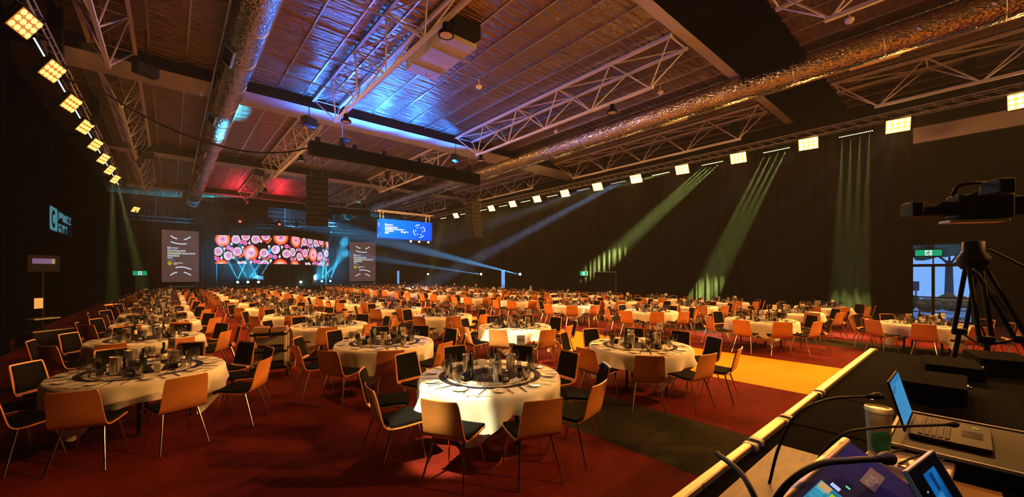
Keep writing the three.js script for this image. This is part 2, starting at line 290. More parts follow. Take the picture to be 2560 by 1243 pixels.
// ceiling unit, pendants, domes, rods
{
  const u = thing('air_conditioner', 'large beige boxy air conditioner hung under the foil roof', 'air conditioner', P(7.05, 9.45, 12));
  part('casing', rbox(1.15, 0.62, 2.8, 0.02, 0, 0.3, 0), M.ceilingBox, u);
  part('intake_duct', box(1.0, 0.42, 0.35, 0, 0.34, 1.55), M.blackPaint, u);
  for (const z of [-0.75, 0.55]) part('support_rail', box(1.6, 0.05, 0.05, 0.1, -0.03, z), M.greySteel, u);
  part('drain_pipe', tube([new THREE.Vector3(0.1, 0.0, -1.1), new THREE.Vector3(0.1, -0.12, -1.1), new THREE.Vector3(0.3, -0.12, -0.4), new THREE.Vector3(0.3, 0, -0.4)], 0.015, 16, 5), M.greySteel, u);
  const dn = ['nearest, over the beige air conditioner', 'beside the blue-lit bulkhead', 'beyond the blue-lit bulkhead', 'fourth from the camera', 'deep in the hall', 'near the red stage light'];
  const pend = (x, z, y, lab) => {
    const o = thing('pendant_lamp', lab, 'lamp', P(x, y, z), 0, 'round high-bay lamps');
    part('shade', lathe([[0.05, 0.34], [0.09, 0.33], [0.12, 0.1], [0.2, 0.08], [0.215, 0.0], [0.19, -0.015], [0.165, 0.0]], 24), M.blackPlastic, o);
    part('lens', lathe([[0.0, 0.012], [0.165, 0.012], [0.165, -0.004], [0.0, -0.006]], 20), M.china, o);
    part('hanger', rod(new THREE.Vector3(0, 0.33, 0), new THREE.Vector3(0, 8.75 - y, 0), 0.012, 5), M.blackPlastic, o);
  };
  [[5.5, 9.1], [5.5, 17.0], [5.5, 24.5], [5.5, 35.6], [5.5, 38], [5.5, 42]].forEach(([x, z], i) => pend(x + 0.05, z, 8.38, `round black high-bay lamp hung from second truss, ${dn[i]}`));
  ['nearest, beside the right foil duct', 'beside the blue-lit bulkhead', 'deep in the hall'].forEach((w, i) => pend(13.15, [9.2, 17.9, 30][i], 8.38, `round black high-bay lamp hung from third truss, ${w}`));
  [[15.6, 2.4, 'nearest, between the black strip and the right duct'], [15.75, 8.6, 'second from the camera, beside the right duct'], [15.75, 14.6, 'third from the camera, beside the right duct'], [9.6, 13.2, 'above the beige air conditioner rails']].forEach(([x, z, w]) => {
    const o = thing('smoke_detector', `small white round ceiling sensor, ${w}`, 'sensor', P(x, CEIL - 0.3, z), 0, 'ceiling sensors');
    part('dome', lathe([[0, -0.12], [0.07, -0.1], [0.12, -0.03], [0.12, 0.03], [0.08, 0.06], [0, 0.06]], 16), M.china, o);
    part('stem', cyl(0.02, 0.02, 0.3, 6, 0, 0.17, 0), M.whiteSteel, o);
  });
  // black loudspeakers hung beside trusses
  [[4.6, 18.9, 'beside the draped rig'], [12.4, 19.3, 'right end of the blue-lit bulkhead'], [-0.6, 17.6, 'near the left light rig'], [4.4, 30.5, 'deeper in the hall'], [-1.0, 30, 'over the left aisle']].forEach(([x, z, w]) => {
    const o = thing('ceiling_speaker', `black ceiling loudspeaker hung under the roof truss, ${w}`, 'speaker', P(x, 8.7, z), 0.5, 'black ceiling speakers');
    part('cabinet', rbox(0.62, 0.36, 0.34, 0.04), M.blackPlastic, o); part('grille', rbox(0.56, 0.30, 0.02, 0.01, 0, 0, 0.175), M.blackPaint, o);
    part('bracket', rod(new THREE.Vector3(0, 0.18, 0), new THREE.Vector3(0, 1.3, 0), 0.015, 5), M.blackPlastic, o);
  });
  // sprinkler branches
  [[7.6, 3.6], [11.4, 4.0], [14.9, 3.2], [17.3, 5.2]].forEach(([z, w], i) => {
    const o = thing('sprinkler_pipe', `thin brown sprinkler branch pipe across the second truss, ${TRW[i]} from the camera`, 'pipe', P(5.4 - w * 0.3, 9.72, z), 0, 'sprinkler branches');
    part('pipe', rod(new THREE.Vector3(-w / 2, 0, 0), new THREE.Vector3(w / 2, 0, 0), 0.026, 6), M.greySteel, o);
    for (const s of [-1, 1]) { part('elbow', rod(new THREE.Vector3(s * w / 2, -0.02, 0), new THREE.Vector3(s * w / 2, 0.22, 0), 0.02, 6), M.greySteel, o); }
  });
}
// glazed entrance at the right, daylit slits, outdoors
{
  const d = struct('door_1', null); const x = XR + 0.1;
  const bar = (z0, z1, y0, y1, n = 'door_frame') => part(n, wallSeg(x - 0.04, x + 0.04, y0, y1, z0, z1), M.blackPaint, d);
  bar(-0.1, 2.15, 3.3, 3.4); bar(-0.1, 2.15, 2.36, 2.48); bar(-0.1, 2.15, 0, 0.06); bar(1.0, 1.1, 0, 2.4, 'door_stile'); bar(1.03, 1.07, 2.48, 3.3); bar(-0.1, -0.02, 0, 3.3); bar(2.07, 2.15, 0, 3.3);
  bar(-0.02, 1.0, 1.02, 1.07, 'door_rail'); bar(1.1, 2.07, 1.02, 1.07, 'door_rail');
  for (const [z0, z1, y0, y1] of [[-0.02, 1.0, 0.06, 2.36], [1.1, 2.07, 0.06, 2.36], [-0.02, 1.03, 2.48, 3.3], [1.07, 2.07, 2.48, 3.3]]) part('pane', wallSeg(x - 0.004, x + 0.004, y0, y1, z0, z1), M.window, d);
  std('asphalt', { color: [0.62, 0.64, 0.70], roughness: 0.9 }); std('hedge', { color: [0.07, 0.16, 0.06], roughness: 0.9 }); std('bark', { color: [0.13, 0.12, 0.11], roughness: 0.95, bumpMap: rt(ductBump, 2), bumpScale: 0.03 }); std('leaf', { color: [0.07, 0.13, 0.08], roughness: 0.9 });
  struct('ground', box(26, 0.2, 110, XR + 13.4, -0.14, -25), M.asphalt);
  const r = rng(77);
  const blob = (rad, n, flat, seedR) => { const parts = []; for (let i = 0; i < n; i++) { const a = seedR() * 6.28, rr = rad * Math.sqrt(seedR()), s = rad * (0.25 + 0.3 * seedR()); const g = new THREE.IcosahedronGeometry(s, 1); const p = g.attributes.position; for (let k = 0; k < p.count; k++) { const f = 0.8 + 0.4 * nz(p.getX(k) * 9 + 40, p.getY(k) * 9 + p.getZ(k) * 5 + 40, 97, 97); p.setXYZ(k, p.getX(k) * f, p.getY(k) * f, p.getZ(k) * f); } g.computeVertexNormals(); g.translate(Math.cos(a) * rr, flat * (seedR() - 0.5) * rad, Math.sin(a) * rr); parts.push(g); } return parts; };
  [[31.5, 2.6], [31.6, 1.2], [32.3, 3.8], [34, 0.4], [34.5, -1.2]].forEach(([hx, hz], i) => solo('hedge_shrub', `low green clipped shrub outside the glass doors, ${'first second third fourth fifth'.split(' ')[i]} along the road`, 'shrub', blob(0.7, 12, 0.5, r), M.hedge, P(hx, 0.4, hz), 0, 'shrubs outside'));
  [[33.5, -0.95, 0.55, 'broad grey trunk close behind the right door leaf'], [41, 6.0, 0.3, 'slim trunk behind the sign board'], [42, 1.0, 0.25, 'slim trunk seen through the middle'], [43, -6, 0.3, 'slim trunk at the far kerb']].forEach(([tx, tz, tr, w]) => {
    const t = thing('tree', `outdoor tree seen through the glass doors, ${w}`, 'tree', P(tx, 0, tz), 0, 'trees outside');
    part('trunk', rod(new THREE.Vector3(0, -0.05, 0), new THREE.Vector3(0.1, 3.0, 0), tr, 10, tr * 0.7), M.bark, t);
    for (let k = 0; k < 5; k++) { const a = k * 1.3; part('branch', rod(new THREE.Vector3(0.1, 2.4 + 0.1 * k, 0), new THREE.Vector3(0.1 + 1.6 * Math.cos(a), 4.2, 1.6 * Math.sin(a)), tr * 0.3, 6, tr * 0.12), M.bark, t); }
    part('foliage', blob(1.5, 24, 0.9, r).map((g) => g.translate(0, 4.4, 0)), M.leaf, t).userData.kind = 'stuff';
  });
  const s = thing('sign_board', 'dark purple rectangular notice board on posts outside the glass doors', 'sign', P(37, 0, 2.55), -0.5);
  part('board', rbox(1.3, 0.62, 0.06, 0.01, 0, 1.25, 0), std('purple', { color: [0.06, 0.035, 0.09], roughness: 0.6 }), s); for (const k of [-1, 1]) part('post', box(0.07, 1.3, 0.07, k * 0.5, 0.62, -0.06), M.greySteel, s);
  const lane = (z0, z1) => { const w = struct('window_1', wallSeg(XR + 0.12, XR + 0.13, 0.05, 2.5, z0, z1), M.window); return w; };
  lane(28.9, 31.2).name = 'window_2'; lane(52.2, 54.6).name = 'window_3';
  struct('window_4', wallSeg(XL - 0.13, XL - 0.12, 0.05, 2.75, 45.2, 48.4), M.windowTint);
}
struct('trim_5', wallSeg(23.98, 24.10, 7.6, 8.25, ZB, 1.6), M.ceilingBox);
struct('window_5', wallSeg(XR + 0.12, XR + 0.13, 8.5, 9.15, -1.65, -1.2), M.window);
// pleated black drapes
{
  const make = (W, H, amp, per, seed) => { const r = rng(seed), ph = [r() * 6, r() * 6, r() * 6]; return sheet((u, v) => { const x = (u - 0.5) * W; return new THREE.Vector3(amp * (Math.sin(x * 6.283 / per + ph[0]) + 0.55 * Math.sin(x * 6.283 / (per * 0.57) + ph[1])) * (0.75 + 0.25 * v), v * H, x); }, Math.round(W / per * 9), 2, 0.008); };
  const ord = 'first second third fourth fifth sixth seventh eighth ninth tenth eleventh twelfth thirteenth fourteenth fifteenth sixteenth seventeenth eighteenth nineteenth twentieth'.split(' ');
  const vs = [0, 1, 2].map((k) => { const g = make(3, 8.6, 0.05, 0.42, 50 + k); return g; });
  const row = (x, spans, lab, mat, turn = 0, group) => { let i = 0; for (const [a, b, n] of spans) for (let k = 0; k < n; k++) { const w = (b - a) / n, zc = a + (k + 0.5) * w; const o = solo('drape', `${ord[i]} ${lab}`, 'curtain', vs[i % 3], mat, P(x, 0.02, zc), turn, group); o.scale.z = w / 3; i++; } };
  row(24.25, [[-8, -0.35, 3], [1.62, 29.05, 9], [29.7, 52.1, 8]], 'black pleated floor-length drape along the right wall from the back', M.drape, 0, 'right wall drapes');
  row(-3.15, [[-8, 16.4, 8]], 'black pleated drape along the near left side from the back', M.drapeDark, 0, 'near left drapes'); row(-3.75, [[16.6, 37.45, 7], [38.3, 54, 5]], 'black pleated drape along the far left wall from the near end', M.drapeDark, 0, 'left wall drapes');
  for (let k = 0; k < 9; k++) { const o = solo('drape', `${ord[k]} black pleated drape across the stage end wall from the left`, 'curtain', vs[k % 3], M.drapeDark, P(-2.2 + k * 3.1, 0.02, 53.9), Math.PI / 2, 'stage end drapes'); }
  const p = thing('drape_partition', 'low dark flat pipe-and-drape partition standing before the right drapes', 'partition', P(22.9, 0, 16.6), 0);
  part('cloth', boxUV(box(0.05, 2.15, 1.75, 0, 1.09, 0)), M.blackCloth, p); for (const z of [-0.86, 0.86]) part('upright', cyl(0.025, 0.025, 2.2, 8, 0, 1.1, z), M.greySteel, p); part('crossbar', rod(new THREE.Vector3(0, 2.18, -0.86), new THREE.Vector3(0, 2.18, 0.86), 0.02), M.greySteel, p);
}
// ---------- light rows, hung rig, stage ----------
const ORD = 'first second third fourth fifth sixth seventh eighth ninth tenth eleventh twelfth thirteenth fourteenth fifteenth'.split(' ');
{
  // box trusses that carry the two light rows
  const lightTruss = (x, z0, z1, lab) => {
    const t = thing('lighting_truss', lab, 'truss', P(x, 8.42, 0), 0, 'light row trusses'), h = 0.14;
    for (const [a, b] of [[-h, -h], [h, -h], [-h, h], [h, h]]) part('main_tube', rod(P(a, b, z0), P(a, b, z1), 0.025, 6), M.greySteel, t);
    const lac = []; for (let z = z0; z < z1 - 0.5; z += 0.5) { lac.push(rod(P(-h, -h, z), P(-h, h, z + 0.5), 0.011, 4), rod(P(h, -h, z), P(h, h, z + 0.5), 0.011, 4), rod(P(-h, -h, z), P(h, -h, z + 0.5), 0.011, 4)); }
    part('lacing', lac, M.greySteel, t).userData.kind = 'stuff';
    for (let z = z0 + 2; z < z1; z += 8) part('hanger', box(0.3, 1.6, 0.3, 0, 0.95, -z), M.blackPaint, t);
  };
  lightTruss(-2.6, 8, 38, 'long dark box truss carrying the amber lights along the left drapes');
  lightTruss(22.1, -2, 46, 'long dark box truss carrying the amber lights along the right drapes');
  // twelve-cell amber blinders
  const cellG = lathe([[0, 0.03], [0.05, 0.026], [0.068, 0.012], [0.072, 0]], 12); cellG.rotateX(Math.PI / 2);
  const makeFlood = (cell, back) => {
    const o = new THREE.Group();
    part('housing', rbox(0.78, 0.62, 0.16, 0.02, 0, 0, -0.09), M.blackPlastic, o);
    part('reflector', rbox(0.72, 0.54, 0.012, 0.005, 0, 0, -0.005), back, o);
    for (let i = 0; i < 4; i++) for (let j = 0; j < 3; j++) { const c = part('lens', cellG, cell, o); c.position.set(-0.27 + i * 0.18, -0.18 + j * 0.18, 0); }
    part('yoke', [box(0.03, 0.5, 0.05, -0.41, 0.12, -0.08), box(0.03, 0.5, 0.05, 0.41, 0.12, -0.08), box(0.85, 0.03, 0.05, 0, 0.37, -0.08)], M.blackPlastic, o);
    return o;
  };
  const protoL = makeFlood(M.floodCellLeft, M.reflectorGlowLeft), protoR = makeFlood(M.floodCell, M.reflectorGlow);
  const flood = (x, z, aim, lab, grp, proto, I) => {
    const o = proto.clone(); o.name = numbered('flood_light'); o.position.copy(P(x, 8.0, z)); o.lookAt(aim); scene.add(o); tag(o, lab, 'stage light', grp);
    const dir = aim.clone().sub(o.position).normalize();
    spot(scene, 'flood_light_beam', o.position.clone().addScaledVector(dir, 0.12), aim, FLOOD_COLOR, I, 52, 1, 8);
  };
  for (let k = 0; k < 8; k++) flood(-2.6, 14.7 + 2.92 * k, P(8, 0.8, 11.7 + 2.92 * k), `twelve-cell amber flood light, ${ORD[k]} in the row along the left drapes`, 'amber floods on the left', protoL, FLOOD_I);
  for (let k = 0; k < 12; k++) if (k !== 10) flood(22.1, 1.9 + 2.95 * k, P(11.5, 0.8, 0.2 + 2.95 * k), `glaring twelve-cell amber flood light, ${ORD[k]} from the camera along the right drapes`, 'amber floods on the right', protoR, FLOOD_I);
  for (const [x, z, I, w] of [[22.1, -1.2, FLOOD_NEAR_I, 'right, behind the camera'], [22.1, -4.2, FLOOD_NEAR_I, 'right, far behind the camera'], [-2.6, -4.5, FLOOD_NEAR_I * 0.45, 'left, far behind the camera']])
    flood(x, z, P(9, 0.8, z + 1), `twelve-cell amber flood light ${w}`, 'amber floods behind', protoR, I);
  [[12.5, P(6.6, 0.7, 7.5), 'left'], [17.5, P(11.5, 0.7, 11), 'middle'], [21.8, P(9, 0.7, 19), 'right']].forEach(([x, aim, w]) => {  // unseen floods added to brighten the chair backs facing the camera
    const o = protoR.clone(); o.name = numbered('flood_light'); o.position.copy(P(x, 8.3, -7.9)); o.lookAt(aim); scene.add(o); tag(o, `added unseen amber front flood high on the back wall, ${w} of three`, 'stage light', 'added front floods'); const d = aim.clone().sub(o.position).normalize();
    part('wall_arm', box(0.06, 0.06, 0.5, 0, 0.37, -0.3), M.blackPlastic, o); spot(scene, 'added_front_light', o.position.clone().addScaledVector(d, 0.12), aim, FLOOD_COLOR, FRONT_I, 38, 1, 8);
  });
  { const m = thing('lamp_stand', 'tall black stand holding the corner flood beside the stage', 'stand', P(-2.4, 0, 50.55)); part('pole', rod(new THREE.Vector3(0, 0, 0), new THREE.Vector3(0, 7.95, 0), 0.04, 8), M.blackPlastic, m); part('base', cyl(0.4, 0.42, 0.04, 16, 0, 0.02, 0), M.blackPlastic, m); }
  flood(-2.4, 50.5, P(6, 1, 44), 'twelve-cell amber flood light in the far left corner beside the stage', 'amber floods on the left', protoL, 20);

  // long LED battens between the floods
  const dotG = new THREE.SphereGeometry(0.02, 8, 6);
  const makeBatten = (cell) => { const o = new THREE.Group(); part('housing', rbox(0.09, 0.11, 1.16, 0.015, 0, 0.05, 0), M.blackPlastic, o); const ds = []; for (let i = 0; i < 18; i++) ds.push(dotG.clone().translate(0, -0.012, -0.53 + i * 0.0625)); part('lens_strip', ds, cell, o); part('bracket', box(0.32, 0.05, 0.06, 0, 0.235, 0), M.blackPlastic, o); part('stem', box(0.03, 0.16, 0.05, 0, 0.15, 0), M.blackPlastic, o); return o; };
  const bw = makeBatten(M.battenCell), bp = makeBatten(M.battenCellPale);
  const batten = (x, z, lab, grp, proto, aim, color, I, deg, n = 4) => {
    const o = proto.clone(); o.name = numbered('batten_light'); o.position.copy(P(x, 8.02, z)); if (aim) o.rotation.x = 0; scene.add(o); tag(o, lab, 'stage light', grp);
    if (aim) for (let i = 0; i < n; i++) { const off = -0.44 + 0.88 * i / (n - 1); spot(scene, 'batten_light_beam', P(x, 7.96, z + off), P(aim[0], aim[1], aim[2] + off * 1.1), color, 88 * I / n, deg, 0.5, 1); }
  };
  const RB = [[3.2, [24.2, 0.2, 3.75], BATTEN_COLOR, 700, 2.8], [6.12, [24.2, 0.9, 10.4], BATTEN_COLOR, 1500, 2.8], [9.1, [24.2, 3.0, 17.5], BATTEN_COLOR, 1700, 3.0], [12.05, [22.4, 7.3, 26], BATTEN_COLOR, 500, 3.2], [15.0, [19, 3.4, 26], BATTEN_BLUE, 1700, 2.4], [17.9, [22.3, 6.5, 30], BATTEN_BLUE, 300, 3], [20.9, null], [23.9, null], [26.8, [21.8, 3, 30.5], BATTEN_COLOR, 150, 3], [29.7, null], [33, null], [36.8, [21.5, 2, 38.5], BATTEN_COLOR, 300, 3]];
  RB.forEach(([z, aim, c, I, deg], k) => batten(22.1, z, `long thin LED batten light, ${ORD[k]} from the camera along the right drapes`, 'battens on the right', c === BATTEN_BLUE ? bp : bw, aim, c, I, deg));
  const LB = [[16.0, null], [18.8, null], [21.7, null], [24.6, null], [27.5, null], [30.5, null], [33.5, [-2.9, 0, 37.5], BATTEN_COLOR, 200, 3], [36.6, [-1.5, 0, 44], BATTEN_COLOR, 250, 3]];
  LB.forEach(([z, aim, c, I, deg], k) => batten(-2.6, z, `long thin LED batten light, ${ORD[k]} from the camera along the left drapes`, 'battens on the left', bp, aim, c, I, deg));

  // profile spots on the left row whose beams land on single tables
  const canP = new THREE.Group();
  part('barrel', [lathe([[0.0, 0.36], [0.09, 0.36], [0.11, 0.3], [0.11, 0.0], [0.1, 0.0], [0.1, 0.05], [0, 0.05]], 16)], M.blackPlastic, canP); part('lens', cyl(0.095, 0.095, 0.02, 16, 0, 0.035, 0), M.smallLens, canP); part('clamp', box(0.05, 0.25, 0.05, 0, 0.42, 0), M.blackPlastic, canP);
  const prof = (from, to, color, I, deg, lab, pen = 0.25) => {
    const o = canP.clone(); o.name = numbered('spot_light'); const dir = to.clone().sub(from).normalize(); o.position.copy(from).addScaledVector(dir, -0.05); o.quaternion.setFromUnitVectors(new THREE.Vector3(0, -1, 0), dir); scene.add(o); tag(o, lab, 'stage light', 'profile spots');
    spot(scene, 'spot_light_beam', from.clone().addScaledVector(dir, 0.06), to, color, I, deg, pen, 1.5);
  };
  const YG = new THREE.Color(1, 0.86, 0.46), PK = new THREE.Color(1, 0.78, 0.62);
  prof(P(-2.3, 8.1, 1.8), P(2.58, 0, 3.92), YG, 950, 3.9, 'black profile spot aimed at the table nearest the camera'); spot(scene, 'spot_light_skirt', P(-2.3, 8.0, 1.85), P(3.0, 0.6, 4.0), YG, 50, 9, 1, 3);  // skirt: soft fill added at the same lamp to lift the whole table
  prof(P(-2.3, 8.1, 6.4), P(5.6, 0.5, 6.7), YG, 1500, 4.4, 'black profile spot aimed at the table numbered sixty nine side of the aisle');
  const pool = (z, to, I, deg, c = PK) => { const f = P(22.1, 8.0, z), d = to.clone().sub(f).normalize(); spot(scene, 'flood_light_pool', f.addScaledVector(d, 0.2), to, c, I, deg, 0.3, 1.5); };
  pool(4.85, P(11.9, 0.75, 10.3), 1900, 4.4); pool(1.9, P(12.2, 0, 8.9), 1500, 3.4); pool(1.9, P(14.3, 0, 5.8), 1300, 3.8); pool(1.9, P(16.9, 0, 2.75), 900, 4.2); pool(19.6, P(11.1, 0.6, 17.4), 1500, 2.2, new THREE.Color(0.75, 1, 0.85));
  prof(P(-2.3, 8.1, 23.4), P(1.5, 0, 25.5), PK, 500, 4.2, 'black profile spot making the pink pool in the left walkway');
  prof(P(-2.3, 8.1, 38.2), P(3.2, 0.3, 43.6), PK, 1000, 3.6, 'black profile spot making the far pink pool before the stage');
}
// draped rig across the hall with its motors, arrays and hung screen
{
  const Z = 19.85;
  const r = thing('draped_truss', 'long truss wrapped in black cloth hung across the hall', 'truss', P(9.6, 7.86, Z));
  const sh = (u, v) => { const x = (u - 0.5) * 9.5, a = v * Math.PI * 2, sag = 0.02 * Math.sin(x * 5.1) + 0.015 * Math.sin(x * 13); return new THREE.Vector3(x, 0.33 * Math.sign(Math.sin(a)) * Math.pow(Math.abs(Math.sin(a)), 0.5) + (Math.sin(a) < 0 ? sag : 0), 0.27 * Math.sign(Math.cos(a)) * Math.pow(Math.abs(Math.cos(a)), 0.6)); };
  part('cloth', sheet(sh, 60, 24, 0.012), M.blackCloth, r);
  for (const s of [-1, 1]) part('end_cap', rbox(0.05, 0.6, 0.5, 0.02, s * 4.75, 0, 0), M.blackCloth, r);
  part('bottom_rail', rod(new THREE.Vector3(-4.6, -0.37, 0.1), new THREE.Vector3(4.6, -0.37, 0.1), 0.03, 8), M.blackGloss, r);
  ['left', 'right'].forEach((w, i) => {
    const x = 9.6 + (i ? 4.1 : -3.3); const m = thing('chain_hoist', `black chain hoist holding the ${w} half of the draped truss`, 'hoist', P(x, 8.4, Z), 0.3 + i, 'chain hoists');
    part('body', rbox(0.22, 0.42, 0.24, 0.05, 0, 0, 0), M.blackPlastic, m); part('motor', new THREE.CylinderGeometry(0.11, 0.11, 0.34, 14).rotateZ(Math.PI / 2).translate(0.14, 0.16, 0), M.blackPlastic, m);
    part('hook', new THREE.TorusGeometry(0.05, 0.015, 6, 14, 5), M.steel, m).position.y = 0.27; part('chain', rod(new THREE.Vector3(0, 0.25, 0), new THREE.Vector3(0, 1.55, 0), 0.012, 5), M.greySteel, m); part('sling', rod(new THREE.Vector3(0, -0.2, 0), new THREE.Vector3(0, -0.3, 0), 0.03, 6), M.blackPlastic, m);
  });
  // blue up-lights standing on the draped truss
  [5.2, 6.9, 8.4, 10.4, 12.6].forEach((x, i) => { const o = thing('uplight_lamp', `small blue up-light standing on the draped truss, ${ORD[i]} from the left`, 'stage light', P(x, 8.24, Z), 0, 'blue up-lights'); part('body', lathe([[0, 0], [0.1, 0], [0.12, 0.05], [0.12, 0.16], [0.1, 0.16], [0.1, 0.13], [0, 0.13]], 16), M.blackPlastic, o); part('lens', cyl(0.095, 0.095, 0.012, 16, 0, 0.145, 0), M.blueLens, o); spot(scene, 'uplight_lamp_light', P(x, 8.42, Z), P(x - 0.6, 10.05, Z - 1.6), new THREE.Color(0.015, 0.17, 1), UP_BLUE_I * [0.4, 0.7, 1.1, 0.7, 0.4][i], 80, 0.6, 3); });
  // line arrays
  [[5.2, 'left'], [14.05, 'right']].forEach(([x, w]) => {
    const a = thing('line_array', `tall black loudspeaker array hung under the ${w} end of the draped truss`, 'loudspeaker', P(x, 6.45, Z + 0.1), -0.25 + (x > 9 ? 0.5 : 0), 'line arrays');
    for (let k = 0; k < 9; k++) { const c = part('speaker_module', rbox(0.92, 0.235, 0.5, 0.02), M.blackPlastic, a); c.position.set(0, -0.12 - k * 0.243, k * k * 0.003); c.rotation.x = k * 0.016; part('grille', box(0.84, 0.19, 0.012, 0, 0, 0.255), M.blackPaint, c); }
    part('fly_frame', rbox(0.94, 0.1, 0.56, 0.02, 0, 0.06, 0), M.blackPaint, a);
    for (const s of [-1, 1]) part('chain', rod(new THREE.Vector3(s * 0.25, 0.1, 0), new THREE.Vector3(s * 0.2, 1.1, 0), 0.02, 5), M.blackPlastic, a);
  });
  // hung four-sided screen
  const W = 2.95, H = 1.0, Dp = 0.5;
  const face = canvasTex(1180, 400, (c, w, h) => {
    const g = c.createLinearGradient(0, 0, w, h); g.addColorStop(0, '#1e7bff'); g.addColorStop(0.5, '#0066ff'); g.addColorStop(1, '#0040ff'); c.fillStyle = g; c.fillRect(0, 0, w, h);
    c.fillStyle = '#fff'; c.strokeStyle = '#fff'; c.lineCap = 'round';
    c.fillRect(82, 100, 34, 40); c.fillRect(124, 112, 130, 20); c.font = 'bold 46px sans-serif'; c.fillText('AUSTRALIAN', 82, 184); c.fillStyle = '#cfe6ff'; c.fillRect(82, 192, 172, 32); c.fillStyle = '#fff'; c.font = 'bold 42px sans-serif'; c.fillText('INDUSTRY', 262, 224); c.font = 'bold 46px sans-serif'; c.fillText('AWARDS', 82, 268); c.fillRect(82, 280, 84, 26);
    c.fillRect(430, 196, 96, 10); c.save(); c.translate(460, 250); c.rotate(Math.PI / 4); c.fillRect(-20, -20, 40, 40); c.restore(); c.fillRect(496, 240, 112, 14); c.fillRect(496, 262, 44, 12);
    c.lineWidth = 13;
    for (const [rad, a, b] of [[138, -0.85, 0.02], [138, 0.75, 1.5], [138, 2.35, 3.25], [138, -2.3, -1.55]]) { c.beginPath(); c.arc(868, 205, rad, a, b); c.stroke(); }
    for (let k = 0; k < 6; k++) { const a = k * Math.PI / 3 + 0.02; c.beginPath(); c.arc(868, 205, 86, a - 0.17, a + 0.17); c.stroke(); }
  });
  const sideT = canvasTex(400, 400, (c, w, h) => { c.fillStyle = '#0a6cff'; c.fillRect(0, 0, w, h); c.strokeStyle = '#fff'; c.lineWidth = 16; for (const [x, y, a, b] of [[120, 60, 0.3, 1.4], [270, 70, 2, 3.2], [140, 170, 4.2, 5.2], [280, 200, 3.6, 4.6], [120, 300, 1.6, 3], [260, 320, 5.6, 6.8]]) { c.beginPath(); c.arc(x, y, 60, a, b); c.stroke(); } });
  const s = thing('hanging_screen', 'bright blue four-sided video screen hung under the draped truss', 'screen', P(9.75, 4.43, Z + 0.35));
  part('frame', rbox(W - 0.02, H - 0.02, Dp - 0.02, 0.01), M.blackPlastic, s);
  const em = em2;
  const f1 = part('screen_face', new THREE.PlaneGeometry(W, H), em(face, 1.6), s); f1.position.z = Dp / 2 + 0.004; const f2 = part('screen_face', new THREE.PlaneGeometry(W, H), f1.material, s); f2.position.z = -Dp / 2 - 0.004; f2.rotation.y = Math.PI;
  const sm = em(sideT, 1.4); for (const k of [-1, 1]) { const f = part('screen_side', new THREE.PlaneGeometry(Dp, H), sm, s); f.position.x = k * (W / 2 + 0.004); f.rotation.y = k * Math.PI / 2; }
  const blue = new THREE.Color(0.02, 0.22, 1), c0 = P(9.75, 4.43, Z + 0.35);
  for (const [dx, dz, w] of [[0, 1, W], [0, -1, W], [1, 0, Dp], [-1, 0, Dp]]) { const p = c0.clone().add(new THREE.Vector3(dx * (W / 2 + 0.03), 0, dz * (Dp / 2 + 0.03))); area('screen_glow_light', p, p.clone().add(new THREE.Vector3(dx, 0, dz)), w, H, blue, SCREEN_BLUE_I); }
  const b = thing('screen_hanger', 'blue-lit aluminium hanging bar with wires above the blue video screen', 'rigging', P(9.75, 5.35, Z + 0.35));
  part('bar', rod(new THREE.Vector3(-1.6, 0, 0.2), new THREE.Vector3(1.6, 0, 0.2), 0.035, 8), M.aluminium, b); part('bar', rod(new THREE.Vector3(-1.6, 0, -0.2), new THREE.Vector3(1.6, 0, -0.2), 0.035, 8), M.aluminium, b);
  for (const x of [-1.35, 1.35]) for (const z of [-0.2, 0.2]) { part('drop_wire', rod(new THREE.Vector3(x, -0.4, z), new THREE.Vector3(x, 0, z), 0.012, 5), M.aluminium, b); }
  for (const x of [-1.2, 1.2]) { part('cross_bar', rod(new THREE.Vector3(x, 0, -0.2), new THREE.Vector3(x, 0, 0.2), 0.03, 6), M.aluminium, b); part('wire', rod(new THREE.Vector3(x, 0, 0), new THREE.Vector3(x, 1.7, 0.3), 0.01, 5), M.blackPlastic, b); part('hoist', rbox(0.2, 0.42, 0.2, 0.04, x, 1.85, 0.35), M.blackPlastic, b); }
  // small lamps under the screen
  [[0.35, 0.6], [0.95, 0.75], [1.62, 0.95]].forEach(([dx, dz], i) => { const o = thing('movinghead_light', `small bright lamp under the blue video screen, ${ORD[i]} from its middle`, 'stage light', P(9.75 + dx * 0.85, 3.9, Z + 0.35), 0, 'lamps under the blue screen'); part('body', rbox(0.16, 0.12, 0.14, 0.03, 0, 0.02, 0), M.blackPlastic, o); const l = part('lens', new THREE.SphereGeometry(0.055, 12, 8), M.warmLens, o); l.position.set(-0.02, -0.05, 0.06); });
}
// black sagging cable
solo('power_cable', 'long black cable sagging from the left light row to the draped truss', 'cable', tube([P(-2.6, 8.2, 18.6), P(-1.7, 8.1, 18.9), P(-0.9, 7.75, 19.2), P(0.6, 7.3, 19.5), P(2.4, 7.15, 19.7), P(3.9, 7.45, 19.8), P(4.95, 7.9, 19.85)], 0.035, 60, 6), M.blackPlastic);

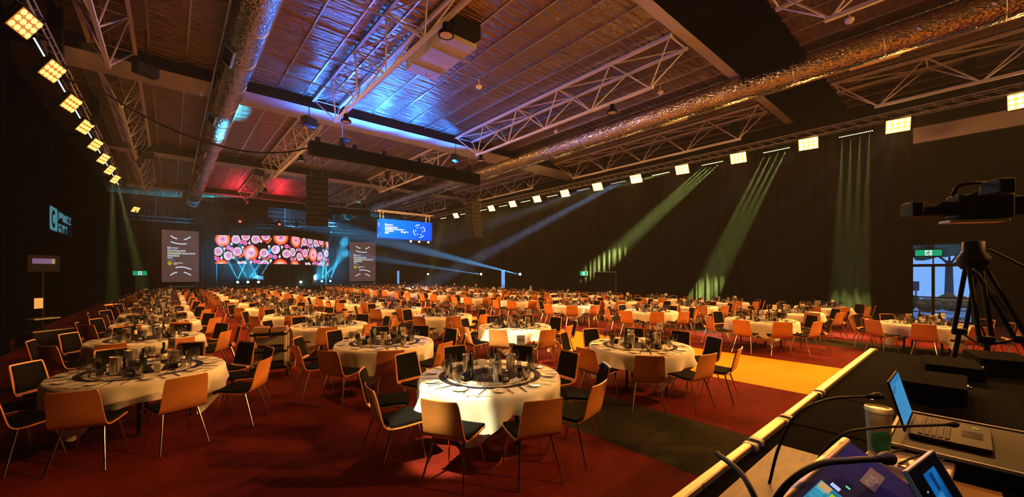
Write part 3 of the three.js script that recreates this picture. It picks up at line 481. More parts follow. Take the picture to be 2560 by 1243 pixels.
// ---------- stage end ----------
{
  const st = thing('stage', 'black stage platform across the far end of the hall', 'stage', P(9.6, 0, 50.0));
  part('deck', rbox(19, 0.06, 8.9, 0.01, 0, 0.87, 0.75), M.blackGloss, st); part('skirt', sheet((u, v) => new THREE.Vector3((u - 0.5) * 19, v * 0.83, 5.18 + 0.03 * Math.sin(u * 240)), 240, 1, 0.01), M.blackCloth, st);
  part('frame', box(18.6, 0.8, 8.5, 0, 0.42, 0.75), M.blackPaint, st);
  const steps = [0.25, 0.5].map((y, i) => box(1.6, 0.06, 0.3, 4, y, 5.8 - i * 0.3)); part('step', steps[0], M.blackPaint, st); part('step', steps[1], M.blackPaint, st);
  // LED wall, folded outward at its middle
  const disc = (c, x, y, r, kind) => {
    const rings = kind === 'big' ? [[1, '#e0202f'], [0.93, '#ff5a35'], [0.88, '#f7343f'], [0.82, '#ff8a3c'], [0.70, '#ffb070'], [0.62, '#f07060'], [0.56, '#f2d8e4'], [0.40, '#f7b8d8'], [0.33, '#e646a0'], [0.26, '#ffd0ee'], [0.17, '#ff5ab4'], [0.08, '#2a0a20']] : kind === 'mid' ? [[1, '#f4e4c8'], [0.88, '#ecc8e0'], [0.62, '#cfa0d8'], [0.52, '#f29ad0'], [0.40, '#e65aae'], [0.30, '#ffc4ec'], [0.13, '#2a0a20']] : [[1, '#f06ab8'], [0.7, '#f48cc4'], [0.4, '#e8409a'], [0.15, '#7a1040']];
    for (const [k, col] of rings) { c.fillStyle = col; c.beginPath(); c.arc(x, y, r * k, 0, 7); c.fill(); }
    if (kind !== 'small') { c.fillStyle = '#d8308e'; for (let i = 0; i < 12; i++) { const a = i * Math.PI / 6; c.beginPath(); c.arc(x + Math.cos(a) * r * (kind === 'big' ? 0.29 : 0.42), y + Math.sin(a) * r * (kind === 'big' ? 0.29 : 0.42), r * 0.045, 0, 7); c.fill(); } }
  };
  const drop = (c, x, y, s, up) => { c.fillStyle = '#efe2f0'; c.beginPath(); c.arc(x, y, s, 0, 7); c.fill(); c.beginPath(); c.moveTo(x - s * 0.8, y); c.lineTo(x + (up ? 0.3 : -0.3) * s, y + (up ? -2.4 : 2.4) * s); c.lineTo(x + s * 0.8, y); c.fill(); };
  const swirl = (c, x, y, r) => { ['#ffe24a', '#ff9a2e', '#f5303a', '#c81440', '#ff4a3a'].forEach((col, i) => { c.strokeStyle = col; c.lineWidth = r * 0.10; c.beginPath(); c.arc(x, y, r * (1.62 - i * 0.12), 0.15 + 0.06 * i, 1.35); c.stroke(); }); c.strokeStyle = '#e8303e'; c.lineWidth = r * 0.12; for (const k of [1.08, 1.2]) { c.beginPath(); c.arc(x, y, r * k, 1.1, 3.4); c.stroke(); } };
  const art = canvasTex(2000, 756, (c, w, h) => {
    c.fillStyle = '#150a14'; c.fillRect(0, 0, w, h);
    const k = w / 1360, big = 92 * k, mid = 50 * k, sm = 24 * k, X = (v) => (v - 178) * 2000 / 905, Y = (v) => (v - 420) * 756 / 342;
    const S = 2000 / 905;
    for (const [x, y] of [[452, 612], [780, 432], [1165, 592], [770, 640]]) swirl(c, X(x), Y(y), 50 * S * 1.0);
    for (const [x, y] of [[278, 465], [612, 625], [970, 440], [965, 790], [262, 800]]) disc(c, X(x), Y(y), 92 * S, 'big');
    for (const [x, y] of [[433, 468], [550, 432], [668, 465], [222, 615], [340, 665], [452, 612], [768, 628], [908, 588], [1038, 636], [1168, 594], [1150, 450], [520, 780], [778, 768], [1138, 800], [790, 425]]) disc(c, X(x), Y(y), 52 * S, 'mid');
    for (const [x, y] of [[500, 498], [545, 514], [343, 572], [388, 588], [214, 704], [180, 690], [846, 660], [902, 678], [1040, 548], [1094, 562], [660, 730], [708, 740]]) disc(c, X(x), Y(y), 26 * S, 'small');
    for (const [x, y, u] of [[382, 525, 1], [594, 512, 1], [733, 492, 1], [297, 580, 0], [404, 690, 1], [262, 695, 1], [515, 562, 0], [465, 745, 0], [830, 550, 0], [985, 555, 0], [715, 685, 1], [955, 675, 1], [1115, 668, 1], [850, 722, 0], [1095, 498, 1], [615, 738, 0]]) drop(c, X(x), Y(y), 15 * S, u);
  });
  const led = thing('led_screen', 'wide folded LED wall with pink and red circle pattern above the stage', 'screen', P(0, 0, 0));
  const panel = (a, b, y0, y1, y2, y3, u0, u1) => {
    const g = new THREE.BufferGeometry(), A = P(a[0], y0, a[1]), B = P(b[0], y2, b[1]), C = P(b[0], y3, b[1]), D = P(a[0], y1, a[1]);
    g.setAttribute('position', new THREE.Float32BufferAttribute([A, B, C, A, C, D].flatMap((v) => v.toArray()), 3)); g.setAttribute('uv', new THREE.Float32BufferAttribute([u0, 0, u1, 0, u1, 1, u0, 0, u1, 1, u0, 1], 2)); g.computeVertexNormals();
    part('screen_face', g, artM, led); const n = new THREE.Vector3(b[1] - a[1], 0, b[0] - a[0]).normalize().multiplyScalar(-0.09);
    part('cabinet', beamBox(P(a[0], (y0 + y1) / 2, a[1]).add(n), P(b[0], (y0 + y1) / 2, b[1]).add(n), 0.12, y1 - y0 + 0.04), M.blackPlastic, led);
  };
  const artM = em2(art, 0.95);
  panel([3.4, 50.0], [9.27, 45.3], 3.08, 5.98, 3.05, 5.92, 0, 1); panel([9.27, 45.3], [14.45, 50.6], 3.05, 5.92, 3.02, 5.9, 1, 1.86);
  art.wrapS = THREE.RepeatWrapping;
  area('screen_glow_light', P(6.0, 4.5, 47.3), P(3, 4, 42), 7, 2.8, new THREE.Color(1, 0.25, 0.35), 0.35); area('screen_glow_light', P(12.2, 4.5, 47.6), P(16, 4, 43), 7, 2.8, new THREE.Color(1, 0.25, 0.35), 0.35);
  for (const [x, z] of [[3.6, 50.2], [9.27, 45.7], [14.3, 50.8]]) part('strut', rod(P(x, 0.9, z + 0.2), P(x, 6.0, z + 0.2), 0.05, 6), M.blackPaint, led);
  // two tall projection banners
  const ban = canvasTex(560, 860, (c, w, h) => {
    c.fillStyle = '#5b403c'; c.fillRect(0, 0, w, h); c.strokeStyle = '#dff0fa'; c.lineCap = 'butt'; c.lineWidth = 17;
    const arc = (x, y, r, a, b) => { c.beginPath(); c.arc(x, y, r, a, b); c.stroke(); };
    c.beginPath(); c.moveTo(130, 90); c.quadraticCurveTo(170, 128, 228, 140); c.stroke(); c.beginPath(); c.moveTo(330, 148); c.quadraticCurveTo(390, 130, 430, 96); c.stroke(); c.beginPath(); c.moveTo(134, 190); c.quadraticCurveTo(240, 240, 372, 216); c.stroke();
    c.beginPath(); c.moveTo(202, 622); c.quadraticCurveTo(310, 590, 440, 650); c.stroke(); c.beginPath(); c.moveTo(126, 752); c.quadraticCurveTo(170, 706, 228, 700); c.stroke(); c.beginPath(); c.moveTo(326, 700); c.quadraticCurveTo(390, 712, 436, 752); c.stroke();
    c.fillStyle = '#bcd6ea'; c.fillRect(82, 276, 48, 36); c.fillStyle = '#5b403c'; c.fillRect(96, 286, 16, 14); c.fillStyle = '#a9bfcf'; c.fillRect(138, 286, 104, 18);
    c.fillStyle = '#e6f2fb'; c.font = 'bold 45px sans-serif'; c.fillText('AUSTRALIAN', 80, 356); c.fillStyle = '#b9b48a'; c.fillRect(82, 366, 214, 34); c.fillStyle = '#d9ecfa'; c.font = 'bold 42px sans-serif'; c.fillText('INDUSTRY', 304, 400); c.font = 'bold 45px sans-serif'; c.fillText('AWARDS', 80, 440); c.fillStyle = '#9fbbd2'; c.fillRect(82, 450, 78, 20);
    c.fillStyle = '#9a8c96'; c.fillRect(82, 494, 120, 8); c.save(); c.translate(118, 550); c.rotate(Math.PI / 4); c.fillStyle = '#b6b41c'; c.fillRect(-28, -28, 56, 56); c.fillStyle = '#8a8a10'; c.fillRect(-9, -9, 18, 18); c.restore(); c.fillStyle = '#d8d0d4'; c.fillRect(172, 538, 140, 13); c.fillRect(172, 560, 54, 11);
  });
  const banner = (x0, z0, x1, z1, y0, y1, lab) => {
    const b = thing('projection_screen', lab, 'screen', P(0, 0, 0), 0, 'tall projection screens');
    const g = new THREE.BufferGeometry(), A = P(x0, y0, z0), B = P(x1, y0, z1), C = P(x1, y1, z1), D = P(x0, y1, z0);
    g.setAttribute('position', new THREE.Float32BufferAttribute([A, B, C, A, C, D].flatMap((v) => v.toArray()), 3)); g.setAttribute('uv', new THREE.Float32BufferAttribute([0, 0, 1, 0, 1, 1, 0, 0, 1, 1, 0, 1], 2)); g.computeVertexNormals();
    part('screen_surface', g, banM, b); part('backing', beamBox(P(x0, (y0 + y1) / 2, z0 + 0.06), P(x1, (y0 + y1) / 2, z1 + 0.06), 0.06, y1 - y0 + 0.02), M.blackPaint, b);
    for (const [x, z] of [[x0, z0], [x1, z1]]) part('leg', rod(P(x, 0.0, z + 0.12), P(x, y0 + 0.2, z + 0.12), 0.04, 6), M.blackPaint, b);
  };
  const banM = em2(ban, 0.85);
  banner(-0.62, 51.9, 2.25, 51.9, 1.25, 6.4, 'tall brown projection screen with pale arcs at the left of the stage'); banner(17.3, 51.6, 20.4, 51.0, 1.1, 6.15, 'tall brown projection screen with pale arcs at the right of the stage');
  // stage light trusses with red wash
  const trs = (x0, x1, y, z, lab) => { const t = thing('lighting_truss', lab, 'truss', P(0, y, z), 0, 'stage trusses'); for (const [b, c] of [[-0.2, -0.2], [0.2, -0.2], [-0.2, 0.2], [0.2, 0.2]]) part('main_tube', rod(P(x0, b, c), P(x1, b, c), 0.03, 6), M.blackPaint, t); const lac = []; for (let x = x0; x < x1 - 0.4; x += 0.45) lac.push(rod(P(x, -0.2, -0.2), P(x + 0.45, 0.2, -0.2), 0.014, 4)); part('lacing', lac, M.blackPaint, t).userData.kind = 'stuff'; for (const k of [0.08, 0.5, 0.92]) part('hanger', rod(P(x0 + (x1 - x0) * k, 0, 0), P(x0 + (x1 - x0) * k, CEIL - y, 0), 0.03, 6), M.blackPaint, t); for (const k of [0.08, 0.5, 0.92]) part('cross_piece', box(0.06, 0.06, 0.5, x0 + (x1 - x0) * k, 0, 0), M.blackPaint, t); return t; };
  const t1 = trs(5.2, 16.2, 8.45, 42, 'black stage truss with cloth face hung nearest the blue screen'); part('cloth_face', box(10.9, 0.62, 0.03, 10.7, 0, 0.24), M.blackCloth, t1);
  trs(2, 17.5, 7.6, 47.0, 'black stage truss with red-lit moving heads above the LED wall');
  const t3 = trs(-3.2, 23.6, 7.5, 52.6, 'long dim truss along the top of the stage end drapes');
  const red = new THREE.Color(1, 0.03, 0.07);
  const mh = (x, y, z, lens, lab, grp) => { const o = thing('movinghead_light', lab, 'stage light', P(x, y, z), 0, grp); part('base', rbox(0.34, 0.12, 0.3, 0.03, 0, y > 4 ? 0.32 : -0.29, 0), M.blackPlastic, o); if (y > 4) part('clamp', box(0.08, 0.1, 0.5, 0, 0.42, 0), M.blackPlastic, o); for (const s of [-1, 1]) part('yoke_arm', rbox(0.05, 0.42, 0.16, 0.02, s * 0.19, y > 4 ? 0.1 : -0.1, 0), M.blackPlastic, o); part('head', lathe([[0, -0.16], [0.1, -0.16], [0.14, 0.0], [0.15, 0.14], [0.13, 0.14]], 14).rotateX(Math.PI / 2), M.blackPlastic, o); if (lens) part('lens', new THREE.SphereGeometry(0.11, 12, 8).translate(0, 0, 0.12), lens, o); return o; };
  glow('redLens', [1, 0.06, 0.08], 4);
  [4.2, 5.2, 7.6, 8.6, 10.2].forEach((x, i) => { mh(x, 7.2, 47.0, i % 2 ? M.redLens : null, `moving head with red glow on the truss above the LED wall, ${ORD[i]} from the left`, 'moving heads above the LED wall'); });
  spot(scene, 'red_wash_light', P(5.2, 7.4, 46.6), P(4.4, 10, 45), red, 50, 50, 1, 4); spot(scene, 'red_wash_light', P(8.6, 7.4, 46.4), P(8.2, 10, 43.6), red, 40, 50, 1, 4); spot(scene, 'red_wash_light', P(6.4, 8.9, 44), P(6.0, 9.6, 46.2), red, 45, 55, 1, 4); spot(scene, 'red_wash_light', P(9.6, 8.9, 44), P(9.6, 9.6, 46.2), red, 22, 55, 1, 4);
  spot(scene, 'added_magenta_light', P(9.2, 6.9, 46.7), P(9.0, 0, 46.5), new THREE.Color(1, 0.1, 0.35), 500, 4, 0.5, 1);  // added magenta spot without a fixture of its own
  // teal movers on the stage front
  const beams = [[4.95, 46.4, [[3.7, 5.3, 49.8, 4, 4], [6.3, 4.7, 47.7, 5, 4]], 'leftmost'], [5.75, 46.2, [[4.3, 5.4, 49.3, 4, 4], [7.7, 4.4, 46.6, 4, 4]], 'second from the left'], [6.6, 46.0, [[8.4, 4.8, 46.1, 4, 4], [5.2, 5.4, 48.6, 4, 4]], 'third from the left'], [12.6, 46.6, [[14.0, 5.0, 50.2, 5, 4], [17.0, 4.4, 53, 4, 4]], 'second from the right'], [13.6, 47.0, [[17.2, 6.0, 53.5, 5, 4], [12.0, 5.2, 48.1, 4, 4], [15.5, 9, 45, 4, 0.4]], 'rightmost']];
  for (const [x, z, aims, w] of beams) { const o = mh(x, 1.25, z, M.moverLens, `moving head throwing teal beams from the stage front, ${w}`, 'teal moving heads'); for (const [ax, ay, az, d, k] of aims) spot(scene, 'teal_beam_light', P(x, 1.5, z - 0.2), P(ax, ay, az), MOVER_TEAL, 12000 * (k > 1 ? k * 4 : k), d * 0.8, 0.6, 1); }
  mh(10.35, 1.2, 45.9, M.moverHot, 'moving head glaring straight at the camera from the stage centre', 'teal moving heads'); spot(scene, 'hot_mover_light', P(10.35, 1.2, 45.6), P(3.5, 2.0, 10), new THREE.Color(0.35, 1, 0.85), 1000, 12, 1, 2);
  spot(scene, 'teal_fill_light', P(12.0, 1.5, 46.4), P(14.5, 4.5, 53), MOVER_TEAL, 9000, 40, 1, 2); spot(scene, 'teal_fill_light', P(6.4, 1.6, 45.8), P(5.2, 4.0, 50), MOVER_TEAL, 6000, 40, 1, 2);  // added fills without fixtures, tint the stage haze teal
  spot(scene, 'teal_beam_light', P(7.0, 1.6, 45.2), P(2.2, 9.5, 24), MOVER_TEAL, 3000, 2.6, 1, 2);  // added thin beam with no moving head, puts teal on the left duct
  const lec = thing('lectern', 'slim dark lectern standing at the right of the stage', 'lectern', P(11.9, 0.9, 46.9)); part('column', rbox(0.4, 1.1, 0.35, 0.03, 0, 0.55, 0), M.blackGloss, lec); part('top', rbox(0.6, 0.05, 0.45, 0.02, 0, 1.12, 0), M.blackPlastic, lec); part('panel', box(0.3, 0.8, 0.01, 0, 0.55, 0.18), M.greySteel, lec);
  const dj = thing('monitor_rack', 'dark equipment rack with blue screens at the left of the stage', 'equipment rack', P(6.9, 0.9, 47.2)); part('case', rbox(0.7, 1.0, 0.5, 0.03, 0, 0.5, 0), M.blackPlastic, dj); glow('rackScreen', [0.1, 0.5, 0.9], 0.7); part('screen', box(0.55, 0.35, 0.01, 0, 0.75, 0.256), M.rackScreen, dj);
}
// movers on stands by the right drapes with level beams
[[22.3, 24.7, [16, 5.67, 39.9], 'beside the daylit slit', 330000, 2.6], [22.3, 30.2, [16, 3.73, 41.0], 'further along', 220000, 1.9], [22.4, 40.5, null, 'furthest along', 0, 1]].forEach(([x, z, aim, w, I, d]) => {
  const o = thing('movinghead_light', `pale blue spotlight on a stand by the right drapes, ${w}`, 'stage light', P(x, 0, z), 0, 'spotlights by the right drapes');
  part('pole', rod(new THREE.Vector3(0, 0, 0), new THREE.Vector3(0, 1.85, 0), 0.025, 8), M.blackPlastic, o); part('base_plate', cyl(0.28, 0.3, 0.03, 16, 0, 0.015, 0), M.blackPlastic, o); part('head', rbox(0.3, 0.24, 0.24, 0.05, 0.05, 2.02, 0), M.blackPlastic, o); part('lens', new THREE.SphereGeometry(0.1, 12, 8).translate(-0.12, 2.02, 0.05), M.smallLens, o);
  if (aim) spot(scene, 'blue_beam_light', P(x - 0.25, 2.02, z), P(...aim), new THREE.Color(0.12, 0.5, 1), I, d, 0.4, 1);
});
// exit signs and the projected logo on the left wall
{
  const run = canvasTex(320, 110, (c, w, h) => { c.fillStyle = '#00b07a'; c.fillRect(0, 0, w, h); c.fillStyle = '#fff'; c.fillRect(118, 8, 84, 94); c.strokeStyle = '#00a070'; c.lineWidth = 11; c.lineCap = 'round'; const L = (...p) => { c.beginPath(); c.moveTo(p[0], p[1]); for (let i = 2; i < p.length; i += 2) c.lineTo(p[i], p[i + 1]); c.stroke(); }; L(158, 38, 152, 62); L(152, 62, 170, 76, 164, 94); L(152, 62, 140, 78, 128, 80); L(158, 40, 176, 52, 186, 46); L(158, 40, 142, 44, 134, 56); c.fillStyle = '#00a070'; c.beginPath(); c.arc(164, 24, 9, 0, 7); c.fill(); });
  const sign = (pos, w, h, lab, turn, k) => { const o = thing('exit_sign', lab, 'exit sign', pos, turn, 'green exit signs'); part('case', rbox(w + 0.06, h + 0.08, 0.08, 0.015, 0, 0, -0.045), M.blackPlastic, o); part('lit_face', new THREE.PlaneGeometry(w, h), em2(run, k), o); part('hanger', rod(new THREE.Vector3(0, h / 2, -0.04), new THREE.Vector3(0, h / 2 + 7.0, -0.04), 0.012, 5), M.blackPlastic, o); };
  sign(P(24.0, 2.93, 1.15), 0.86, 0.25, 'green running-man exit sign before the glass doors', -Math.PI / 2 + 0.5, 0.8); sign(P(24.08, 2.08, 19.45), 0.55, 0.3, 'small green running-man exit sign on the right drapes', -Math.PI / 2 + 0.35, 1.2);
  sign(P(-1.55, 2.1, 37), 0.7, 0.3, 'small yellow-green exit sign low at the far left drapes', 0.1, 0.7);
  const logo = canvasTex(620, 130, (c, w, h) => { c.fillStyle = '#000'; c.fillRect(0, 0, w, h); c.fillStyle = '#4d8f9c'; c.beginPath(); c.roundRect(4, 4, 186, 122, 22); c.fill(); c.strokeStyle = '#02090b'; c.lineWidth = 22; c.beginPath(); c.arc(97, 65, 36, 0.75, 5.5); c.stroke(); c.fillStyle = '#4d8f9c'; for (const [x, y, w2, h2] of [[212, 12, 26, 46], [246, 12, 70, 30], [322, 12, 24, 46], [352, 16, 60, 42], [420, 12, 22, 46], [450, 12, 46, 12], [450, 12, 12, 46], [450, 46, 46, 12], [512, 12, 50, 12], [512, 29, 40, 10], [512, 46, 50, 12], [212, 76, 16, 46], [236, 76, 44, 14], [236, 100, 44, 22], [300, 76, 14, 46], [324, 76, 60, 20], [344, 96, 20, 26], [400, 76, 56, 12], [422, 76, 14, 46]]) c.fillRect(x, y, w2, h2); });
  const s = thing('projected_logo_light', 'teal projected logo as glowing panel with a letter C block on the left drapes', 'sign', P(-3.6, 4.3, 26.2), Math.PI / 2); part('lit_face', new THREE.PlaneGeometry(4.9, 1.02), em2(logo, 0.75), s); part('backing', box(4.9, 1.02, 0.03, 0, 0, -0.02), M.blackCloth, s);  // logo light projected on the drapes, built as a glowing panel
}
// ---------- banquet tables, chairs and tableware ----------
const COLX = [-0.3, 3.12, 6.53, 12.72, 16.1, 19.5];
const COLN = ['first column', 'second column', 'third column', 'fourth column', 'fifth column', 'sixth column'];
const ROWN = ['nearest row', 'second row', 'third row', 'fourth row', 'fifth row', 'sixth row', 'seventh row', 'eighth row', 'ninth row', 'tenth row', 'eleventh row', 'twelfth row'];
const SEATN = ['first', 'second', 'third', 'fourth', 'fifth', 'sixth', 'seventh', 'eighth', 'ninth', 'tenth'];
const tables = [];
{
  const r = rng(11);
  for (let j = 0; j < 12; j++) for (let i = 0; i < 6; i++) {
    if (j === 0 && i === 0) continue;
    if (j === 0 && i === 5) continue;
    let x = COLX[i] + (r() - 0.5) * 0.16, z = 4.0 + 3.4 * j + (r() - 0.5) * 0.2;
    if (j === 0 && i === 1) { x = 3.14; z = 4.07; } if (j === 1 && i === 1) { x = 3.13; z = 7.35; } if (j === 1 && i === 0) { x = -0.28; z = 7.4; } if (j === 2 && i === 0) { x = -0.34; z = 10.95; } if (j === 0 && i === 2) { x = 6.5; z = 3.96; } if (j === 0 && i === 3) { x = 12.72; z = 3.9; }
    tables.push({ x, z, i, j, where: `${ROWN[j]}, ${COLN[i]}`, num: i === 0 && j === 1 ? 63 : j === 0 ? 68 + i : Math.max(1, 63 - 6 * (j - 1) + i) });
  }
  tables.push({ x: 14.95, z: 0.75, i: 6, j: 0, where: 'lone table before the glass doors', num: 74 });
  tables.push({ x: 19.4, z: 3.8, i: 5, j: 0, where: 'nearest row, sixth column', num: 73 });
  for (const t of tables) t.d = t.x * Math.sin(YAW) + t.z * Math.cos(YAW);
  tables.sort((a, b) => a.d - b.d);
}
// chair: bent plywood shell, black pads, four splayed chrome legs
const chairProto = new THREE.Group();
{
  const prof = new THREE.CatmullRomCurve3([[0.225, 0.435], [0.215, 0.452], [0.18, 0.462], [0.05, 0.452], [-0.10, 0.444], [-0.175, 0.452], [-0.222, 0.490], [-0.246, 0.56], [-0.272, 0.68], [-0.302, 0.80], [-0.322, 0.862]].map(([z, y]) => new THREE.Vector3(0, y, z)), false, 'centripetal');
  const S = (u) => prof.getPoint(u);
  const half = (u) => u < 0.5 ? 0.215 + 0.02 * Math.sin(u * Math.PI * 2) : 0.235 - 0.035 * Math.pow((u - 0.5) / 0.5, 1.2);
  const shell = (u, v) => { const p = S(u), w = half(u) * (u > 0.97 ? 1 - 0.04 * (u - 0.97) / 0.03 : u < 0.03 ? 1 - 0.1 * (0.03 - u) / 0.03 : 1), k = (v - 0.5) * 2; const back = u > 0.55; return new THREE.Vector3(k * w, p.y + (back ? 0 : -0.006 * (1 - k * k)), p.z - (back ? 0.022 * (1 - k * k) * Math.min(1, (u - 0.55) * 5) : 0)); };
  part('seat_shell', sheet(shell, 26, 6, 0.013), M.wood, chairProto);
  const off = (f, d, t) => (u, v) => { const p = f(u, v), e = 0.004, a = f(Math.min(1, u + e), v).sub(f(Math.max(0, u - e), v)), b = f(u, Math.min(1, v + e)).sub(f(u, Math.max(0, v - e))); return p.addScaledVector(new THREE.Vector3().crossVectors(a, b).normalize(), d); };
  const range = (f, u0, u1, v0, v1) => (u, v) => f(u0 + (u1 - u0) * u, v0 + (v1 - v0) * v);
  const sgn = new THREE.Vector3().crossVectors(shell(0.3, 0.5).sub(shell(0.2, 0.5)), shell(0.25, 0.6).sub(shell(0.25, 0.4))).y > 0 ? 1 : -1;
  part('seat_pad', sheet(off(range(shell, 0.03, 0.47, 0.03, 0.97), sgn * 0.022), 10, 6, 0.03), M.blackFabric, chairProto);
  part('back_pad', sheet(off(range(shell, 0.60, 0.965, 0.07, 0.93), sgn * 0.016), 10, 6, 0.02), M.blackFabric, chairProto);
  const V3 = (x, y, z) => new THREE.Vector3(x, y, z);
  for (const s of [-1, 1]) { part('leg', rod(V3(s * 0.225, 0, 0.235), V3(s * 0.165, 0.43, 0.15), 0.010, 7, 0.0135), M.chrome, chairProto); part('leg', rod(V3(s * 0.235, 0, -0.27), V3(s * 0.165, 0.435, -0.13), 0.010, 7, 0.0135), M.chrome, chairProto); }
  part('under_frame', [rod(V3(-0.165, 0.432, 0.15), V3(0.165, 0.432, 0.15), 0.011, 6), rod(V3(-0.165, 0.432, -0.13), V3(0.165, 0.432, -0.13), 0.011, 6), rod(V3(0.165, 0.432, 0.15), V3(0.165, 0.432, -0.13), 0.011, 6), rod(V3(-0.165, 0.432, 0.15), V3(-0.165, 0.432, -0.13), 0.011, 6)], M.blackPaint, chairProto);
}
const chairStuff = [], seats = [];
{
  const r = rng(29), list = [];
  for (const t of tables) for (let k = 0; k < 10; k++) {
    const phi = (18 + 36 * k) * Math.PI / 180, p2 = phi + (r() - 0.5) * 0.09, R = 1.19 + (r() - 0.3) * 0.16;
    const x = t.x + R * Math.sin(p2), z = -t.z + R * Math.cos(p2), turn = p2 + Math.PI + (r() - 0.5) * 0.3;
    if (x < -3.3 || x > 23.5) continue;
    const n = (Math.round(((180 - (18 + 36 * k)) + 360) % 360 / 36 - 0.5) + 10) % 10;                 // seats counted clockwise from the stage side
    list.push({ t, x, z, turn, n, d: x * Math.sin(YAW) - z * Math.cos(YAW) });
  }
  list.sort((a, b) => a.d - b.d);
  const inView = (o) => { const rr = o.x * Math.cos(YAW) + o.z * Math.sin(YAW); return o.d > 0.5 && Math.abs(rr / o.d) < 1.34; };
  let n = 0;
  for (const c of list) {
    if (!inView(c)) continue;
    if (n < 300) {
      const o = chairProto.clone(); o.name = numbered('banquet_chair'); o.position.set(c.x, 0, c.z); o.rotation.y = c.turn; scene.add(o);
      tag(o, `black-padded wood shell chair, ${SEATN[c.n]} seat clockwise from stage, ${c.t.where}`, 'chair', 'chairs round the banquet tables'); n++;
    } else chairStuff.push(c);
  }
  const dummy = new THREE.Object3D();
  const stuff = new THREE.Group(); stuff.name = 'distant_chairs'; tag(stuff, 'many distant wood-backed chairs round the far tables towards the stage', 'chairs'); stuff.userData.kind = 'stuff'; scene.add(stuff);
  for (const m of chairProto.children) {
    const im = new THREE.InstancedMesh(m.geometry, m.material, chairStuff.length); im.name = m.name; im.userData.kind = 'stuff'; im.castShadow = im.receiveShadow = true;
    chairStuff.forEach((c, i) => { dummy.position.set(c.x, 0, c.z); dummy.rotation.set(0, c.turn, 0); dummy.updateMatrix(); im.setMatrixAt(i, dummy.matrix); }); stuff.add(im);
  }
}
// tables and cloths
{
  const tp = new THREE.Group();
  part('tabletop', cyl(0.895, 0.895, 0.03, 48, 0, 0.725, 0), M.tan, tp);
  for (let k = 0; k < 4; k++) { const a = k * Math.PI / 2 + 0.6; part('leg', rod(new THREE.Vector3(0.5 * Math.sin(a), 0, 0.5 * Math.cos(a)), new THREE.Vector3(0.47 * Math.sin(a), 0.71, 0.47 * Math.cos(a)), 0.022, 8), M.blackPaint, tp); }
  part('apron', new THREE.TorusGeometry(0.6, 0.02, 6, 36).rotateX(Math.PI / 2).translate(0, 0.69, 0), M.blackPaint, tp);
  const cloth = (seed) => {
    const r = rng(seed), ph = [r() * 6, r() * 6, r() * 6], A = 120, R = 14, pos = [], uv = [], idx = [];
    const side = 1.14;                                            // half side of the square cloth
    for (let j = 0; j <= R; j++) for (let i = 0; i <= A; i++) {
      const a = i / A * Math.PI * 2, rim = 0.905;
      const ext = Math.min(side / Math.max(Math.abs(Math.cos(a)), Math.abs(Math.sin(a))), 1.5), drop = ext - rim + 0.02 * Math.sin(3 * a + ph[0]);
      let rad, y;
      if (j <= 4) { rad = rim * (j / 4) * 0.985; y = 0.7445 + 0.0008 * Math.sin(a * 9 + j); }
      else {
        const t = (j - 4) / (R - 4), cor = Math.pow(Math.max(0, (ext - side) / (1.5 - side)), 1.0);
        const fold = (0.018 + 0.03 * t) * Math.sin(a * 13 + ph[1] + 0.8 * Math.sin(a * 3)) * t + 0.05 * t * t * Math.sin(a * 8 + ph[2]) * (1 - cor) - 0.10 * t * cor;
        rad = rim + 0.012 * Math.min(1, t * 6) + fold + 0.02 * t; y = 0.742 - drop * t * (1 + 0.0 * t);
      }
      pos.push(rad * Math.sin(a), y, rad * Math.cos(a)); uv.push(rad * Math.sin(a) + 1, rad * Math.cos(a) + y + 1);
    }
    const W = A + 1; for (let j = 0; j < R; j++) for (let i = 0; i < A; i++) { const a = j * W + i, b = a + W; idx.push(a, b, a + 1, b, b + 1, a + 1); }
    const g = new THREE.BufferGeometry(); g.setAttribute('position', new THREE.Float32BufferAttribute(pos, 3)); g.setAttribute('uv', new THREE.Float32BufferAttribute(uv, 2)); g.setIndex(idx); g.computeVertexNormals();
    // close the seam
    const nn = g.attributes.normal; for (let j = 0; j <= R; j++) { const a = j * W, b = j * W + A; const x = nn.getX(a) + nn.getX(b), y = nn.getY(a) + nn.getY(b), z = nn.getZ(a) + nn.getZ(b), l = Math.hypot(x, y, z) || 1; nn.setXYZ(a, x / l, y / l, z / l); nn.setXYZ(b, x / l, y / l, z / l); }
    return g;
  };
  const cg = [1, 2, 3, 4].map(cloth), r = rng(5);
  const ring = (r0, r1) => { const g = lathe([[r0, 0], [r0, 0.0016], [r1, 0.0016], [r1, 0]], 48); return g; };
  const runnerG = ring(0.575, 0.655), runnerC = lathe([[0, 0.0016], [0.36, 0.0016], [0.36, 0]], 40), thinRing = ring(0.50, 0.515);
  for (const t of tables) {
    const o = tp.clone(); o.name = numbered('round_table'); o.position.set(t.x, 0, -t.z); o.rotation.y = r() * 1.5; scene.add(o); tag(o, `round folding banquet table under its white cloth, ${t.where}`, 'table', 'round banquet tables');
    const c = solo('tablecloth', `white square tablecloth hanging in points over the round table, ${t.where}`, 'tablecloth', cg[Math.floor(r() * 4)], M.linen, new THREE.Vector3(t.x, 0, -t.z), 0, 'white tablecloths'); c.rotation.y = t.turn = (r() - 0.5) * 0.36;
    if (t.d < 22) { const q = thing('table_runner', `dark round lace-edged centre mat on the white cloth, ${t.where}`, 'table mat', new THREE.Vector3(t.x, 0.7452, -t.z), 0, 'dark centre mats'); part('outer_band', runnerG, M.runner, q); part('centre', runnerC, M.runner, q); part('fine_band', thinRing, M.runner, q); }
  }
}
